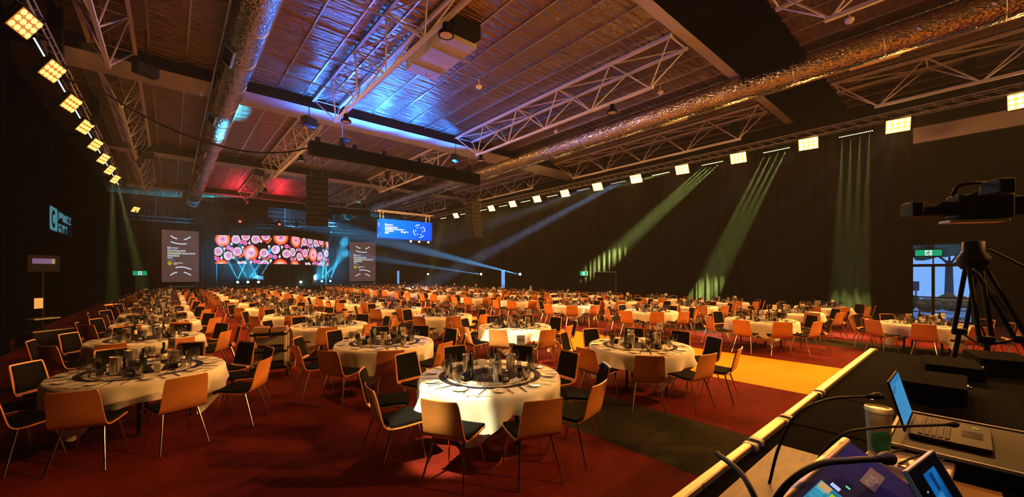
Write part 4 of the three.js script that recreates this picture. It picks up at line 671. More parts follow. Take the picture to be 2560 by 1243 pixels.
// tableware
{
  const wineG = lathe([[0, 0.002], [0.034, 0.003], [0.035, 0.006], [0.012, 0.012], [0.005, 0.03], [0.0045, 0.095], [0.018, 0.108], [0.036, 0.135], [0.042, 0.165], [0.038, 0.20], [0.033, 0.224], [0.0315, 0.224], [0.036, 0.2], [0.040, 0.165], [0.034, 0.137], [0.016, 0.112], [0, 0.106]], 14);
  const tumG = lathe([[0, 0.004], [0.027, 0.004], [0.030, 0.02], [0.034, 0.128], [0.0325, 0.128], [0.028, 0.022], [0, 0.014]], 12);
  const plateG = lathe([[0, 0.006], [0.05, 0.006], [0.06, 0.008], [0.086, 0.017], [0.087, 0.015], [0.055, 0.002], [0, 0.001]], 22);
  const knifeG = mergeGeometries([rbox(0.014, 0.006, 0.11, 0.003, 0, 0, 0.06).toNonIndexed(), rbox(0.019, 0.003, 0.115, 0.001, 0.002, 0, -0.052).toNonIndexed()]);
  const forkG = mergeGeometries([rbox(0.012, 0.005, 0.13, 0.002, 0, 0, 0.045).toNonIndexed(), rbox(0.022, 0.003, 0.03, 0.001, 0, 0.001, -0.035).toNonIndexed(), ...[-1, -0.33, 0.33, 1].map((k) => box(0.003, 0.002, 0.045, k * 0.0095, 0.002, -0.07).toNonIndexed())]);
  const bottle = new THREE.Group(); part('body', lathe([[0, 0], [0.036, 0.002], [0.0375, 0.01], [0.0375, 0.19], [0.032, 0.215], [0.0155, 0.245], [0.0145, 0.3], [0.0165, 0.302], [0.0165, 0.315], [0, 0.316]], 18), M.bottleGlass, bottle); part('label', new THREE.CylinderGeometry(0.0382, 0.0382, 0.085, 18, 1, true, -0.9, 3.0).translate(0, 0.115, 0), M.paper, bottle); part('capsule', lathe([[0.0158, 0.262], [0.0158, 0.3], [0.0175, 0.302], [0.0175, 0.317], [0, 0.318]], 14), M.blackGloss, bottle);
  const cooler = new THREE.Group(); part('cylinder', lathe([[0, 0.004], [0.058, 0.004], [0.06, 0.008], [0.062, 0.225], [0.066, 0.23], [0.062, 0.234], [0.057, 0.225], [0.055, 0.02], [0, 0.02]], 22), M.steel, cooler);
  const beaker = new THREE.Group(); part('body', lathe([[0, 0.003], [0.036, 0.003], [0.038, 0.01], [0.044, 0.165], [0.042, 0.168], [0.036, 0.02], [0, 0.014]], 18), M.smoked, beaker); part('filling', cyl(0.038, 0.034, 0.1, 14, 0, 0.12, 0), M.blackPlastic, beaker);
  const favour = new THREE.Group(); part('box', rbox(0.095, 0.085, 0.07, 0.004, 0, 0.0425, 0), M.blackPlastic, favour); part('card', box(0.062, 0.026, 0.002, 0, 0.052, 0.036), M.paper, favour); part('card', box(0.062, 0.012, 0.002, 0, 0.028, 0.036), M.greySteel, favour);
  const menu = new THREE.Group(); part('stand', rbox(0.07, 0.13, 0.006, 0.002, 0, 0.065, 0), M.blackPlastic, menu); part('base', rbox(0.075, 0.008, 0.05, 0.002, 0, 0.004, 0), M.blackPlastic, menu);
  const tub = new THREE.Group(); part('jar', lathe([[0, 0], [0.036, 0.002], [0.04, 0.11], [0.037, 0.112], [0, 0.104]], 18), M.china, tub);
  const salt = new THREE.Group(); part('body', lathe([[0, 0], [0.02, 0.0], [0.021, 0.05], [0.016, 0.06]], 10), M.glass, salt); part('cap', lathe([[0.017, 0.058], [0.017, 0.07], [0, 0.076]], 10), M.steel, salt);
  const napkinG = (() => { const g = []; for (let k = 0; k < 5; k++) { const a = (k - 2) * 0.28; const h = new THREE.BoxGeometry(0.05, 0.10, 0.004); h.translate(0, 0.05, 0); h.rotateZ(a); h.translate(0, 0.012, (k - 2) * 0.004); g.push(h); } return merge(g); })();
  const cardG = rbox(0.10, 0.004, 0.15, 0.001, 0, 0.003, 0);
  const put = (proto, name, label, cat, x, y, z, turn, grp) => { const o = proto.isGroup ? proto.clone() : null; if (o) { o.name = numbered(name); o.position.set(x, y, z); o.rotation.y = turn; scene.add(o); return tag(o, label, cat, grp); } return solo(name, label, cat, proto, mats[name], new THREE.Vector3(x, y, z), turn, grp); };
  const mats = { wine_glass: M.glass, water_glass: M.glass, side_plate: M.china, dinner_knife: M.cutlery, dinner_fork: M.cutlery, folded_napkin: M.linen, place_card: M.paper };
  const numM = new THREE.MeshStandardMaterial({ roughness: 0.8, map: canvasTex(640, 640, (c, w, h) => { c.fillStyle = '#d9d2c4'; c.fillRect(0, 0, w, h); c.fillStyle = '#141414'; c.font = 'bold 44px serif'; c.textAlign = 'center'; for (let i = 1; i < 80; i++) c.fillText(String(i), (i % 10) * 64 + 32, Math.floor(i / 10) * 80 + 56); }) });
  const Y = 0.7465, far = { wine: [], tum: [], plate: [], cooler: [], bottle: [], box: [] }, dummy = new THREE.Object3D();
  const cnt = {}; const take = (k, m = 300) => (cnt[k] = (cnt[k] || 0) + 1) <= m;
  const M4 = (x, y, z, t) => { dummy.position.set(x, y, z); dummy.rotation.set(0, t, 0); dummy.updateMatrix(); return dummy.matrix.clone(); };
  const bn = ['one', 'two', 'three', 'four'];
  tables.forEach((t, ti) => {
    const r = rng(1000 + ti * 7), w = t.where, cut = t.d < 11.5, mid = t.d < 16.5;
    for (let k = 0; k < 10; k++) {
      const phi = (18 + 36 * k) * Math.PI / 180, n = SEATN[(Math.round(((180 - (18 + 36 * k)) + 360) % 360 / 36 - 0.5) + 10) % 10];
      const at = (R, dphi) => [t.x + R * Math.sin(phi + dphi), -t.z + R * Math.cos(phi + dphi)];
      const j = () => (r() - 0.5) * 0.03;
      const W1 = at(0.545 + j(), 0.16 + j()), W3 = at(0.60 + j(), 0.27 + j()), W2 = at(0.50 + j(), 0.02 + j()), PL = at(0.765 + j(), -0.19 + j()), KN = at(0.775, 0.165 + j()), FK = at(0.775, -0.055 + j()), F2 = at(0.775, -0.015 + j());
      if (take('wine')) put(wineG, 'wine_glass', `stemmed wine glass at ${n} setting clockwise from stage, ${w}`, 'wine glass', W1[0], Y, W1[1], 0, 'wine glasses on the tables'); else far.wine.push(M4(W1[0], Y, W1[1], 0));
      far.wine.push(M4(W3[0], Y, W3[1], 0));
      if (take('tum')) put(tumG, 'water_glass', `straight water tumbler at ${n} setting clockwise from stage, ${w}`, 'glass', W2[0], Y, W2[1], 0, 'water tumblers on the tables'); else far.tum.push(M4(W2[0], Y, W2[1], 0));
      if (take('plate')) put(plateG, 'side_plate', `small white side plate at ${n} setting clockwise from stage, ${w}`, 'plate', PL[0], Y, PL[1], 0, 'white side plates'); else far.plate.push(M4(PL[0], Y, PL[1], 0));
      if (cut) {
        put(knifeG, 'dinner_knife', `steel dinner knife at ${n} setting clockwise from stage, ${w}`, 'knife', KN[0], Y + 0.003, KN[1], phi + j() * 3, 'dinner knives');
        put(forkG, 'dinner_fork', `steel dinner fork at ${n} setting clockwise from stage, ${w}`, 'fork', FK[0], Y + 0.003, FK[1], phi + j() * 3, 'dinner forks');
      }
      if (mid && k % 2 === 0) { const C = at(0.45 + j(), -0.12); put(cardG, 'place_card', `flat cream menu card at ${n} setting clockwise from stage, ${w}`, 'card', C[0], Y, C[1], phi + 1.57 + j() * 5, 'menu cards'); }
      if (mid && k % 2 === 1) { const C = at(0.42 + j(), 0.1); put(favour, 'favour_box', `small black gift box with printed card at ${n} setting, ${w}`, 'gift box', C[0], Y, C[1], phi + j() * 8, 'black gift boxes'); } else if (k % 3 === 1 && !mid) far.box.push(M4(...(([a, b]) => [a, Y, b])(at(0.42, 0.1)), phi));
    }
    const a0 = r() * 6.28, C = (R, a) => [t.x + R * Math.sin(a0 + a), -t.z + R * Math.cos(a0 + a)];
    [[0.33, 0.2], [0.31, 2.0], [0.34, 4.2]].forEach(([R, a], k) => { const c = C(R, a); if (take('cool', 150)) put(cooler, 'wine_cooler', `polished steel wine cooler cylinder, ${bn[k]} of three, ${w}`, 'wine cooler', c[0], Y, c[1], 0, 'steel wine coolers'); else far.cooler.push(M4(c[0], Y, c[1], 0)); });
    [[0.24, 3.0], [0.30, 5.3]].forEach(([R, a], k) => { const c = C(R, a); if (take('bot', 140)) put(bottle, 'wine_bottle', `dark wine bottle with pale label, bottle ${bn[k]} of two, ${w}`, 'bottle', c[0], Y, c[1], a0 + k * 2.2, 'dark wine bottles'); else far.bottle.push(M4(c[0], Y, c[1], 0)); });
    [[0.52, 0.9], [0.5, 2.9], [0.53, 4.9]].forEach(([R, a], k) => { const c = C(R, a); if (t.d < 24) put(beaker, 'dark_beaker', `dark tall beaker on the mat edge, ${bn[k]} of three, ${w}`, 'beaker', c[0], Y, c[1], 0, 'dark beakers'); });
    if (mid) { const c = C(0.06, 0); put(tub, 'candle_jar', `white cylindrical candle jar at the middle of the table, ${w}`, 'candle', c[0], Y, c[1], 0, 'white candle jars'); const s = C(0.22, 1.2); put(salt, 'salt_shaker', `small glass salt shaker with steel cap, ${w}`, 'shaker', s[0], Y, s[1], 0, 'salt shakers'); const m = C(0.42, 1.05); put(menu, 'menu_stand', `small black upright menu stand, ${w}`, 'menu stand', m[0], Y, m[1], a0, 'menu stands'); }
    if (t.d < 13) { const s = C(0.36, 3.4); put(napkinG, 'folded_napkin', `fanned white napkin standing among the glasses, ${w}`, 'napkin', s[0], Y, s[1], a0, 'fanned napkins'); }
    // numbered stand
    const pos = t.num === 69 && t.i === 1 ? [t.x + 0.52, -t.z + 0.02] : t.i === 0 ? [t.x + 0.3, -t.z + 0.32] : [t.x + 0.22, -t.z + 0.28];
    const o = thing('table_number', `white number card ${t.num} on a thin stand, ${w}`, 'table number', new THREE.Vector3(pos[0], Y, pos[1]), -YAW + (r() - 0.5) * 0.5, 'table number cards');
    const hN = t.i === 1 && t.j === 0 ? 0.33 : 0.16 + 0.14 * (r() > 0.5 ? 1 : 0);
    part('foot', cyl(0.035, 0.04, 0.008, 14, 0, 0.004, 0), M.blackPlastic, o); part('rod', rod(new THREE.Vector3(0, 0, 0), new THREE.Vector3(0, hN, 0), 0.003, 6), M.blackPlastic, o);
    part('card', rbox(0.115, 0.135, 0.004, 0.001, 0, hN + 0.06, 0), M.paper, o);
    const pg = new THREE.PlaneGeometry(0.105, 0.125), uv = pg.attributes.uv, cx = t.num % 10, cy = Math.floor(t.num / 10); for (let q = 0; q < 4; q++) uv.setXY(q, (cx + uv.getX(q)) / 10, 1 - (cy + 1 - uv.getY(q)) / 8);
    const pf = part('number_print', pg, numM, o); pf.position.set(0, hN + 0.06, 0.0026);
  });
  const mass = thing('distant_tableware', 'mass of glasses, plates, bottles and coolers glinting on the far tables', 'tableware'); mass.userData.kind = 'stuff';
  const inst = (name, g, m, list) => { const im = new THREE.InstancedMesh(g, m, list.length); im.name = name; im.userData.kind = 'stuff'; im.castShadow = im.receiveShadow = true; list.forEach((q, i) => im.setMatrixAt(i, q)); mass.add(im); };
  inst('wine_glasses', wineG, M.glass, far.wine); inst('water_glasses', tumG, M.glass, far.tum); inst('side_plates', plateG, M.china, far.plate);
  if (far.cooler.length) inst('wine_coolers', cooler.children[0].geometry, M.steel, far.cooler); if (far.bottle.length) inst('wine_bottles', bottle.children[0].geometry, M.bottleGlass, far.bottle); inst('gift_boxes', favour.children[0].geometry, M.blackPlastic, far.box);
}
// service trolley in the walkway
{
  const t = thing('service_trolley', 'grey three-shelf catering trolley loaded with napkin parcels in the red walkway', 'trolley', P(1.55, 0, 9.35), -0.3);
  for (const x of [-0.29, 0.29]) for (const z of [-0.22, 0.22]) { part('post', rbox(0.055, 0.74, 0.055, 0.01, x, 0.53, z), M.ceilingBox, t); const c = part('caster', new THREE.CylinderGeometry(0.06, 0.06, 0.03, 16).rotateZ(Math.PI / 2), M.rubber, t); c.position.set(x * 1.15, 0.06, z); part('fork', box(0.05, 0.09, 0.04, x * 1.1, 0.13, z), M.greySteel, t); }
  for (const y of [0.17, 0.5, 0.84]) part('shelf', [rbox(0.64, 0.05, 0.5, 0.01, 0, y, 0), box(0.64, 0.03, 0.02, 0, y + 0.04, -0.24)], M.blackPlastic, t);
  for (const y of [0.22, 0.55]) part('back_panel', box(0.56, 0.16, 0.01, 0, y + 0.1, -0.23), M.greySteel, t);
  std('cardboard', { color: [0.30, 0.16, 0.10], roughness: 0.9 });
  [[-0.16, 'left'], [0.17, 'right']].forEach(([x, w]) => { const p = P(1.55, 0.868, 9.35).add(new THREE.Vector3(x, 0, 0).applyAxisAngle(UPV, -0.3)); const b = thing('catering_box', `tan tray of rolled pink napkins on the trolley top, ${w} of two`, 'tray', p, -0.3, 'trays on the trolley'); part('tray', rbox(0.29, 0.07, 0.36, 0.01, 0, 0.035, 0), M.cardboard, b); for (let k = 0; k < 5; k++) { const q = part('napkin_roll', new THREE.CylinderGeometry(0.026, 0.026, 0.3, 10).rotateX(Math.PI / 2), M.cardboard, b); q.position.set(-0.112 + k * 0.056, 0.082, 0); } });
}
// ---------- control desk in the foreground ----------
{
  const H = 1.28;
  std('tabletopBlack', { color: [0.002, 0.002, 0.002], roughness: 1, specularIntensity: 0.05 });
  std('goldEdge', { color: [0.45, 0.36, 0.22], metalness: 0.8, roughness: 0.42 });
  const riser = struct('riser', box(11, 0.5, 7.4, 2.4, 0.25, 3.2), M.blackCloth); riser.name = 'floor_riser';
  // row of black cases that make the desk front, each with a bright metal edge
  [[0.75, 1.97, 'nearest'], [1.98, 2.42, 'second'], [2.43, 3.12, 'third'], [3.13, 5.35, 'farthest']].forEach(([a, b, w], i) => {
    const c = thing('flight_case', `black road case with bright metal front edge along the desk, ${w} of four`, 'case', P((a + b) / 2, 0.5, 0.18), 0, 'road cases of the desk');
    part('body', rbox(b - a, H - 0.5 - 0.03, 0.92, 0.01, 0, (H - 0.53) / 2, 0.0), M.blackCloth, c); part('lid', rbox(b - a, 0.028, 0.92, 0.004, 0, H - 0.5 - 0.014, 0), M.tabletopBlack, c);
    part('metal_edge', rbox(b - a - 0.02, 0.035, 0.036 + 0.012 * (i % 2), 0.008, 0, H - 0.5 + 0.006, -0.46), M.goldEdge, c); for (const s of [-1, 1]) part('corner', rbox(0.05, 0.05, 0.06, 0.012, s * ((b - a) / 2 - 0.03), H - 0.5, -0.455), M.greySteel, c);
  });
  solo('wooden_board', 'tan wooden board lying on the black case behind the desk edge', 'board', [rbox(1.05, 0.02, 0.27, 0.004, 0, 0.012, 0)], M.tan, P(1.50, H, 0.42), 0);
  for (const [x, z, i] of [[1.22, 0.535, 0], [1.27, 0.53, 1], [1.245, 0.51, 2]]) solo('coin_screw', `small shiny screw lying on the tan board edge, ${ORD[i]} of three`, 'screw', lathe([[0, 0.006], [0.006, 0.004], [0.008, 0], [0, 0]], 10), M.steel, P(x, H + 0.0225, z), 0, 'screws on the board');
  // mixing console: sloping panel with blue light painted in, and touch screen
  const con = thing('mixing_console', 'large mixing console with sloping panel coloured in blue reflected light and bright touch screen', 'console', P(0, 0, 0));
  std('consoleLitBlue', { color: [0.010, 0.014, 0.15], roughness: 0.6, specularIntensity: 0.08 });  // panel is dark grey; reflected blue light is put into its colour
  const top = [[0.72, 0.345, 1.455], [1.80, 0.275, 1.455]], bot = [[0.72, 0.09, 1.30], [1.80, 0.03, 1.30]];
  const Q = (u, v) => { const m = (k) => (top[0][k] * (1 - u) + top[1][k] * u) * v + (bot[0][k] * (1 - u) + bot[1][k] * u) * (1 - v); return P(m(0), m(2), m(1)); };
  part('panel', sheet((u, v) => Q(u, v), 2, 2, 0.012), M.consoleLitBlue, con);
  part('rear_body', (() => { const g = sheet((u, v) => { const p = Q(u, 1); return new THREE.Vector3(p.x, p.y - 0.01 - v * 0.16, p.z - 0.012); }, 2, 1, 0.014); return g; })(), M.blackPlastic, con);
  part('metal_rail', rod(Q(0, 1.0).add(new THREE.Vector3(0, 0.006, -0.012)), Q(1, 1.0).add(new THREE.Vector3(0, 0.006, -0.012)), 0.014, 10), M.goldEdge, con);
  part('end_cheek', sheet((u, v) => { const p = Q(1, v); return new THREE.Vector3(p.x + 0.008, p.y - u * (p.y - 1.281), p.z); }, 1, 2, 0.014), M.blackPlastic, con);
  const nrm = new THREE.Vector3().crossVectors(Q(1, 0).sub(Q(0, 0)), Q(0, 1).sub(Q(0, 0))).normalize(); if (nrm.y < 0) nrm.negate();
  const patch = (u0, u1, v0, v1, mat, name, lift = 0.008) => { const g = new THREE.BufferGeometry(), a = [Q(u0, v0), Q(u1, v0), Q(u1, v1), Q(u0, v0), Q(u1, v1), Q(u0, v1)].map((p) => p.addScaledVector(nrm, lift)); g.setAttribute('position', new THREE.Float32BufferAttribute(a.flatMap((p) => p.toArray()), 3)); g.setAttribute('uv', new THREE.Float32BufferAttribute([0, 0, 1, 0, 1, 1, 0, 0, 1, 1, 0, 1], 2)); g.computeVertexNormals(); return part(name, g, mat, con); };
  const ts = canvasTex(512, 320, (c, w, h) => { c.fillStyle = '#2f8fae'; c.fillRect(0, 0, w, h); const r = rng(9); for (let i = 0; i < 9; i++) for (let j = 0; j < 5; j++) { c.fillStyle = ['#58c4d8', '#3aa6c2', '#7fd6e2', '#2a7f9c'][Math.floor(r() * 4)]; c.fillRect(8 + i * 56, 8 + j * 62, 46, 50); } c.fillStyle = '#e8b070'; c.fillRect(430, 6, 76, 64); c.fillStyle = '#b8d820'; c.fillRect(418, 80, 44, 40); c.fillStyle = '#1c5a78'; c.fillRect(180, 130, 120, 90); });
  patch(0.40, 0.655, 0.46, 0.95, em2(ts, 0.75), 'touch_screen');
  const lg = canvasTex(128, 64, (c, w, h) => { c.fillStyle = '#1a2060'; c.fillRect(0, 0, w, h); c.fillStyle = '#b0b4cc'; c.font = '44px sans-serif'; c.fillText('CL5', 14, 48); });
  const lm = new THREE.MeshStandardMaterial({ map: lg, roughness: 0.4 }); patch(0.80, 0.93, 0.60, 0.74, lm, 'name_plate', 0.0075);
  glow('keyBlue', [0.45, 0.6, 1], 0.8); glow('keyGreen', [0.1, 0.9, 0.3], 0.8);
  patch(0.664, 0.686, 0.80, 0.88, M.keyBlue, 'lit_key'); patch(0.714, 0.724, 0.75, 0.79, M.keyGreen, 'lit_key');
  area('console_screen_light', Q(0.57, 0.2).addScaledVector(nrm, 0.02), Q(0.57, 0.2).addScaledVector(nrm, 1), 0.3, 0.2, new THREE.Color(0.3, 0.75, 1), 0.15);
  area('console_fill_light', Q(0.85, 0.55).addScaledVector(nrm, 0.35).add(new THREE.Vector3(0.15, 0.05, -0.12)), Q(0.8, 0.4), 0.22, 0.02, new THREE.Color(0.25, 0.35, 1), 30);  // added fill with no lamp behind it, deepens the panel blue
  // gooseneck lamps
  const goose = (pts, hd, lab, r0 = 0.009) => { const g = thing('gooseneck_lamp', lab, 'lamp', P(0, 0, 0), 0, 'gooseneck lamps'); const v = pts.map((p) => P(...p)); part('neck', tube(v, r0, 48, 8), M.blackPlastic, g); const e = v[v.length - 1], d = e.clone().sub(v[v.length - 2]).normalize(); const hg = lathe([[0, -0.02], [0.012, -0.02], [0.016, 0.03], [0.026, 0.06], [0.027, 0.09], [0.016, 0.115], [0, 0.13]], 14).scale(hd, hd, hd); const h = part('head', hg, M.blackPlastic, g); h.position.copy(e); h.quaternion.setFromUnitVectors(UPV, d); };
  goose([[1.10, 1.30, 0.36], [1.12, 1.42, 0.34], [1.20, 1.505, 0.31], [1.32, 1.535, 0.27], [1.45, 1.525, 0.22], [1.56, 1.51, 0.18]], 0.72, 'black gooseneck lamp arching over the sloping console panel');
  goose([[1.62, 1.30, 0.47], [1.66, 1.43, 0.45], [1.76, 1.53, 0.42], [1.92, 1.565, 0.36], [2.04, 1.565, 0.30], [2.11, 1.56, 0.265]], 0.62, 'black gooseneck lamp bending towards the coffee cup', 0.005);
  goose([[1.74, 1.29, 0.38], [1.78, 1.38, 0.36], [1.88, 1.455, 0.31], [2.02, 1.465, 0.24], [2.15, 1.463, 0.16], [2.32, 1.455, 0.06]], 0.45, 'thin black gooseneck lamp crossing before the open laptop', 0.005);
  solo('audio_cable', 'black cable rising from the desk past the tan board', 'cable', tube([P(1.15, 1.285, 0.28), P(1.20, 1.34, 0.33), P(1.27, 1.40, 0.40), P(1.36, 1.42, 0.47), P(1.5, 1.40, 0.6)], 0.009, 30, 8), M.blackPlastic);
  // drinks cup
  const cup = thing('coffee_cup', 'tall takeaway cup with pale lid and green round emblem', 'cup', P(2.23, H, 0.25));
  std('cupPaper', { color: [0.34, 0.24, 0.13], roughness: 0.5 }); std('emblemGreen', { color: [0.03, 0.26, 0.07], roughness: 0.5 }); std('lidPlastic', { color: [0.50, 0.38, 0.24], roughness: 0.35 });
  part('body', lathe([[0, 0.002], [0.031, 0.002], [0.033, 0.006], [0.043, 0.198], [0.041, 0.2], [0, 0.2]], 28), M.cupPaper, cup); part('lid', lathe([[0.0, 0.212], [0.036, 0.212], [0.039, 0.218], [0.0445, 0.216], [0.0465, 0.205], [0.0455, 0.197], [0.043, 0.197]], 28), M.lidPlastic, cup);
  part('emblem', sheet((u, v) => { const a = -1.1 + (u - 0.5) * 2.0, y = 0.08 + (v - 0.5) * 0.1, k = Math.sqrt(Math.max(0, 1 - Math.pow((v - 0.5) * 2, 2))), aa = -1.1 + (u - 0.5) * 2.0 * k, R = 0.0345 + (y - 0.006) / 0.19 * 0.0095; return new THREE.Vector3(R * Math.sin(aa), y, R * Math.cos(aa)); }, 12, 10, 0.0015), M.emblemGreen, cup);
  // pale keypad
  const kp = thing('keypad', 'pale amber-lit key controller with rows of buttons beside the cup', 'controller', P(2.28, H, 0.16), -0.05);
  std('paleMetal', { color: [0.85, 0.62, 0.36], roughness: 0.4 }); part('body', rbox(0.36, 0.03, 0.24, 0.006, 0, 0.015, 0), M.paleMetal, kp);
  for (let i = 0; i < 3; i++) for (let j = 0; j < 7; j++) { const k = part('button', box(0.022, 0.009, 0.022, -0.16 + i * 0.03, 0.033, -0.1 + j * 0.032), M.lidPlastic, kp); }
  for (const k of [0, 1, 2]) solo('patch_lead', `thin black lead lying over the pale key controller, ${ORD[k]} of three`, 'cable', tube([P(2.12, H + 0.04, 0.23 - k * 0.05), P(2.25, H + 0.045, 0.2 - k * 0.06), P(2.36, H + 0.042, 0.15 - k * 0.05), P(2.5, H + 0.05, 0.12 - k * 0.04)], 0.004, 24, 6), M.blackPlastic, null, 0, 'leads over the key controller');
  area('gooseneck_lamp_light', P(2.135, 1.545, 0.25), P(2.28, H, 0.12), 0.06, 0.03, new THREE.Color(1, 0.55, 0.2), 14);
  { const gl = part('glowing_tip', new THREE.SphereGeometry(0.006, 10, 8), M.tipGlow, scene.getObjectByName('gooseneck_lamp_001')); gl.position.copy(P(2.125, 1.553, 0.258)); }
  // paper with red mug rings
  const pap = canvasTex(256, 256, (c, w, h) => { c.fillStyle = '#c9a468'; c.fillRect(0, 0, w, h); c.fillStyle = '#b98a3c'; c.fillRect(100, 150, 156, 106); c.strokeStyle = '#7a3020'; c.lineWidth = 6; for (const [x, y] of [[120, 60], [150, 74], [90, 40]]) { c.beginPath(); c.arc(x, y, 20, 0.4, 5); c.stroke(); } });
  solo('stained_paper', 'stained tan paper with reddish ring marks beside the console', 'paper', box(0.34, 0.004, 0.28), new THREE.MeshStandardMaterial({ map: pap, roughness: 0.9 }), P(2.02, H + 0.004, 0.06), 0.05);
  // open laptop on a metal-edged case
  const fc = thing('laptop_case', 'flat black case with grey metal edges under the open laptop', 'case', P(2.62, H, 0.03));
  part('box', rbox(0.62, 0.05, 0.42, 0.006, 0, 0.025, 0), M.blackPlastic, fc); for (const s of [-1, 1]) { part('edge_strip', box(0.62, 0.012, 0.012, 0, 0.05, s * 0.206), M.greySteel, fc); part('edge_strip', box(0.012, 0.012, 0.42, s * 0.306, 0.05, 0), M.greySteel, fc); part('edge_strip', box(0.62, 0.012, 0.012, 0, 0.006, s * 0.206), M.greySteel, fc); }
  const lp = thing('laptop', 'open laptop with glowing pale blue screen and green sticker', 'laptop', P(2.64, H + 0.052, 0.185));
  std('laptopGrey', { color: [0.03, 0.024, 0.02], roughness: 0.6, specularIntensity: 0.4 }); std('stickerGreen', { color: [0.03, 0.42, 0.06], roughness: 0.6 });
  part('base', rbox(0.34, 0.016, 0.24, 0.004, 0, 0.008, 0.125), M.laptopGrey, lp); for (let j = 0; j < 5; j++) part('key_row', rbox(0.29, 0.004, 0.014, 0.001, 0, 0.0175, 0.04 + j * 0.02), M.blackPlastic, lp); part('touchpad', box(0.10, 0.001, 0.06, 0, 0.0168, 0.19), M.blackGloss, lp); part('sticker', box(0.03, 0.001, 0.022, 0.12, 0.017, 0.2), M.stickerGreen, lp);
  const lid = new THREE.Group(); lid.name = 'lid'; lid.position.set(0, 0.016, 0.0); lid.rotation.x = -0.26; lp.add(lid); part('shell', rbox(0.34, 0.22, 0.008, 0.003, 0, 0.11, -0.006), M.blackPlastic, lid);
  const scr = canvasTex(320, 200, (c, w, h) => { c.fillStyle = '#4a9fd6'; c.fillRect(0, 0, w, h); c.fillStyle = '#3a8cc4'; c.fillRect(0, 0, w, 26); c.fillStyle = '#205a8a'; c.beginPath(); c.arc(34, 46, 14, 0, 7); c.fill(); c.fillRect(60, 34, 60, 7); c.fillRect(60, 48, 40, 5); c.fillStyle = '#3f92ca'; for (let k = 0; k < 5; k++) c.fillRect(20, 80 + k * 22, 110 + 30 * (k % 3), 6); });
  part('screen', new THREE.PlaneGeometry(0.32, 0.195).translate(0, 0.115, -0.0012), em2(scr, 0.75), lid);
  // tablet
  const tb = thing('tablet', 'dark tablet on a tilted stand showing a dim blue picture', 'tablet', P(1.66, 1.416, 0.056)); tb.rotation.order = 'YXZ'; tb.rotation.set(-0.48, -0.165, 0);
  part('body', rbox(0.25, 0.19, 0.011, 0.004), M.blackGloss, tb); part('silver_rim', [box(0.25, 0.003, 0.012, 0, 0.095, 0), box(0.003, 0.19, 0.012, 0.125, 0, 0), box(0.003, 0.19, 0.012, -0.125, 0, 0)], M.greySteel, tb);
  const tt = canvasTex(256, 192, (c, w, h) => { c.fillStyle = '#03060c'; c.fillRect(0, 0, w, h); const g = c.createLinearGradient(70, 20, 190, 140); g.addColorStop(0, '#0a5aa8'); g.addColorStop(0.5, '#1a7ac4'); g.addColorStop(1, '#06305c'); c.fillStyle = g; c.fillRect(80, 22, 110, 100); c.fillStyle = '#0a3a70'; c.fillRect(120, 30, 26, 50); c.fillStyle = '#3a94d0'; c.fillRect(96, 86, 46, 30); c.fillStyle = '#c8d4e0'; c.fillRect(40, 60, 12, 5); });
  part('screen', new THREE.PlaneGeometry(0.235, 0.175).translate(0, 0, 0.0062), em2(tt, 0.7), tb); part('prop', box(0.12, 0.16, 0.008, 0, -0.03, -0.03), M.blackPlastic, tb);
  // monitors' tiny status lamps and black gear at the back of the desk
  glow('pilot', [1, 0.8, 0.5], 0.5);
  [[3.7, 0.36, 0.26, 'nearest'], [4.6, 0.3, 0.22, 'middle'], [5.0, 0.05, 0.3, 'farthest']].forEach(([x, z, h, w], i) => { const g = thing('rack_unit', `low black equipment box standing on the dark desk, ${w} of three`, 'equipment box', P(x, H, z - 0.2), 0.1 * i, 'black boxes on the desk'); part('case', rbox(0.5, h * 0.4, 0.3, 0.01, 0, h * 0.2, 0), M.tabletopBlack, g); part('knob', cyl(0.012, 0.012, 0.015, 12, 0.1, h * 0.2, 0.155), M.aluminium, g); part('front_rail', box(0.06, 0.008, 0.006, -0.1, h * 0.38, 0.15), M.goldEdge, g); });
}
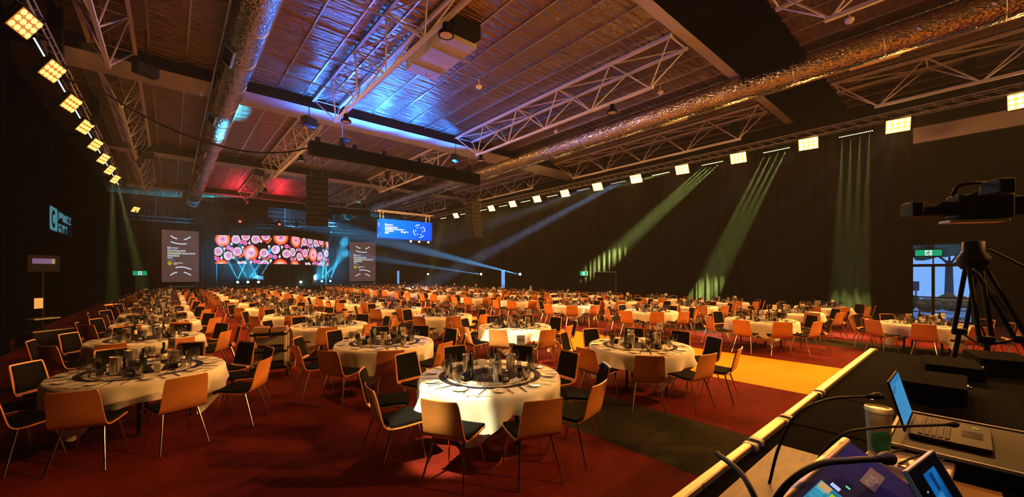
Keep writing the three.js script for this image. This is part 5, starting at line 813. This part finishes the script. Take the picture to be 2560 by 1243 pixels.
// video camera on tripod
{
  const base = P(6.15, 0.6, -0.02), t = thing('camera_tripod', 'tall black video tripod in silhouette before the glass doors', 'tripod', base, 0);
  const ap = new THREE.Vector3(0.1, 1.62, 0); const ft = [[-0.55, 0.02, 0.15], [0.05, 0.02, 0.6], [0.7, 0.02, -0.2]];
  ft.forEach(([x, y, z]) => { const f = new THREE.Vector3(x, y, z), k = ap.clone().lerp(f, 0.5), sgn = new THREE.Vector3(0.05, 0, 0.04); const l = part('leg', [rod(ap.clone().add(sgn), k.clone().add(sgn), 0.02, 8), rod(ap.clone().sub(sgn), k.clone().sub(sgn), 0.02, 8), rod(k, f, 0.022, 8), rbox(0.16, 0.07, 0.12, 0.02, k.x, k.y, k.z)], M.blackPlastic, t); part('spreader', rod(k, new THREE.Vector3(0.08, 0.72, 0.05), 0.012, 6), M.blackPlastic, l); });
  part('bowl_head', lathe([[0, 1.5], [0.09, 1.5], [0.12, 1.56], [0.12, 1.62], [0.08, 1.68], [0.08, 1.78], [0, 1.8]], 20).translate(0.1, 0, 0), M.blackPlastic, t); part('pan_handle', rod(new THREE.Vector3(0.15, 1.7, 0.1), new THREE.Vector3(0.5, 1.35, 0.55), 0.014, 8), M.blackPlastic, t);
  const cb = [[[0.02, 1.42, 0.0], [-0.16, 1.5, 0.0], [-0.35, 1.3, 0.1], [-0.42, 1.1, 0.2]], [[0.1, 0.95, 0.02], [-0.14, 0.93, 0.05], [-0.25, 0.7, 0.1], [-0.3, 0.4, 0.1]]].map((p) => tube(p.map((q) => new THREE.Vector3(...q)), 0.008, 30, 6)); for (const g of cb) part('cable', g, M.blackPlastic, t);
  const c = thing('video_camera', 'black broadcast video camera with viewfinder and lens on the tripod', 'camera', base.clone().add(new THREE.Vector3(0.22, 1.98, 0)), 0.62);
  part('body', rbox(0.2, 0.26, 0.46, 0.03, 0, 0.17, 0.05), M.blackPlastic, c); part('lens', new THREE.CylinderGeometry(0.075, 0.085, 0.34, 20).rotateX(Math.PI / 2).translate(0, 0.16, -0.34), M.blackPlastic, c); part('lens_hood', rbox(0.2, 0.16, 0.1, 0.02, 0, 0.16, -0.53), M.blackPlastic, c); part('top_handle', tube([new THREE.Vector3(0, 0.3, 0.22), new THREE.Vector3(0, 0.4, 0.15), new THREE.Vector3(0, 0.4, -0.12), new THREE.Vector3(0, 0.3, -0.18)], 0.018, 20, 8), M.blackPlastic, c); part('viewfinder', rbox(0.24, 0.15, 0.12, 0.02, -0.26, 0.32, 0.0), M.blackPlastic, c); part('viewfinder_arm', rod(new THREE.Vector3(-0.14, 0.32, 0), new THREE.Vector3(0, 0.32, 0), 0.015), M.blackPlastic, c); part('plate', rbox(0.16, 0.03, 0.5, 0.01, 0, 0.02, 0), M.greySteel, c); part('battery', rbox(0.14, 0.2, 0.1, 0.02, 0, 0.17, 0.33), M.blackPlastic, c);
  // second dark stand to the right
  const s2 = thing('monitor_stand', 'black equipment stand at the right frame edge with hanging leads', 'stand', P(6.6, 0.5, -0.95)); part('column', rod(new THREE.Vector3(0, 0, 0), new THREE.Vector3(0, 1.6, 0), 0.05, 10), M.blackPlastic, s2); part('foot', lathe([[0, 0], [0.3, 0], [0.3, 0.02], [0.06, 0.05], [0, 0.05]], 20), M.blackPlastic, s2); part('monitor_back', rbox(0.75, 0.5, 0.1, 0.03, 0, 1.75, 0), M.blackPlastic, s2); part('shelf', rbox(0.6, 0.08, 0.4, 0.02, 0, 0.95, 0), M.blackPlastic, s2); part('drape', rbox(0.5, 0.9, 0.3, 0.05, 0, 0.5, 0), M.blackCloth, s2);
}
// low rack beside the near left drapes
{
  const e = thing('control_rack', 'dark road case with small violet display beside the near left drapes', 'equipment rack', P(-2.75, 0, 17.6), 0.75);
  part('case', rbox(0.95, 0.42, 0.6, 0.02, 0, 0.21, 0), M.blackPaint, e); part('edge_strip', box(0.95, 0.035, 0.03, 0, 0.42, 0.3), M.goldEdge, e); part('stand', box(0.06, 1.9, 0.05, 0, 1.35, -0.1), M.blackPlastic, e); part('monitor', rbox(0.75, 0.5, 0.06, 0.02, 0, 2.35, -0.06), M.blackPlastic, e); glow('violet', [0.12, 0.11, 0.5], 0.35); part('display', box(0.44, 0.15, 0.01, -0.05, 2.42, -0.026), M.violet, e); glow('dimWhite', [0.7, 0.65, 0.45], 0.3); part('display_tab', box(0.07, 0.15, 0.01, 0.21, 2.42, -0.025), M.dimWhite, e); part('note_paper', box(0.2, 0.3, 0.004, -0.1, 1.2, -0.07), M.paper, e); part('shelf', rbox(0.6, 0.04, 0.3, 0.01, 0, 0.75, -0.05), M.greySteel, e);
}
renderer.render(scene, camera);
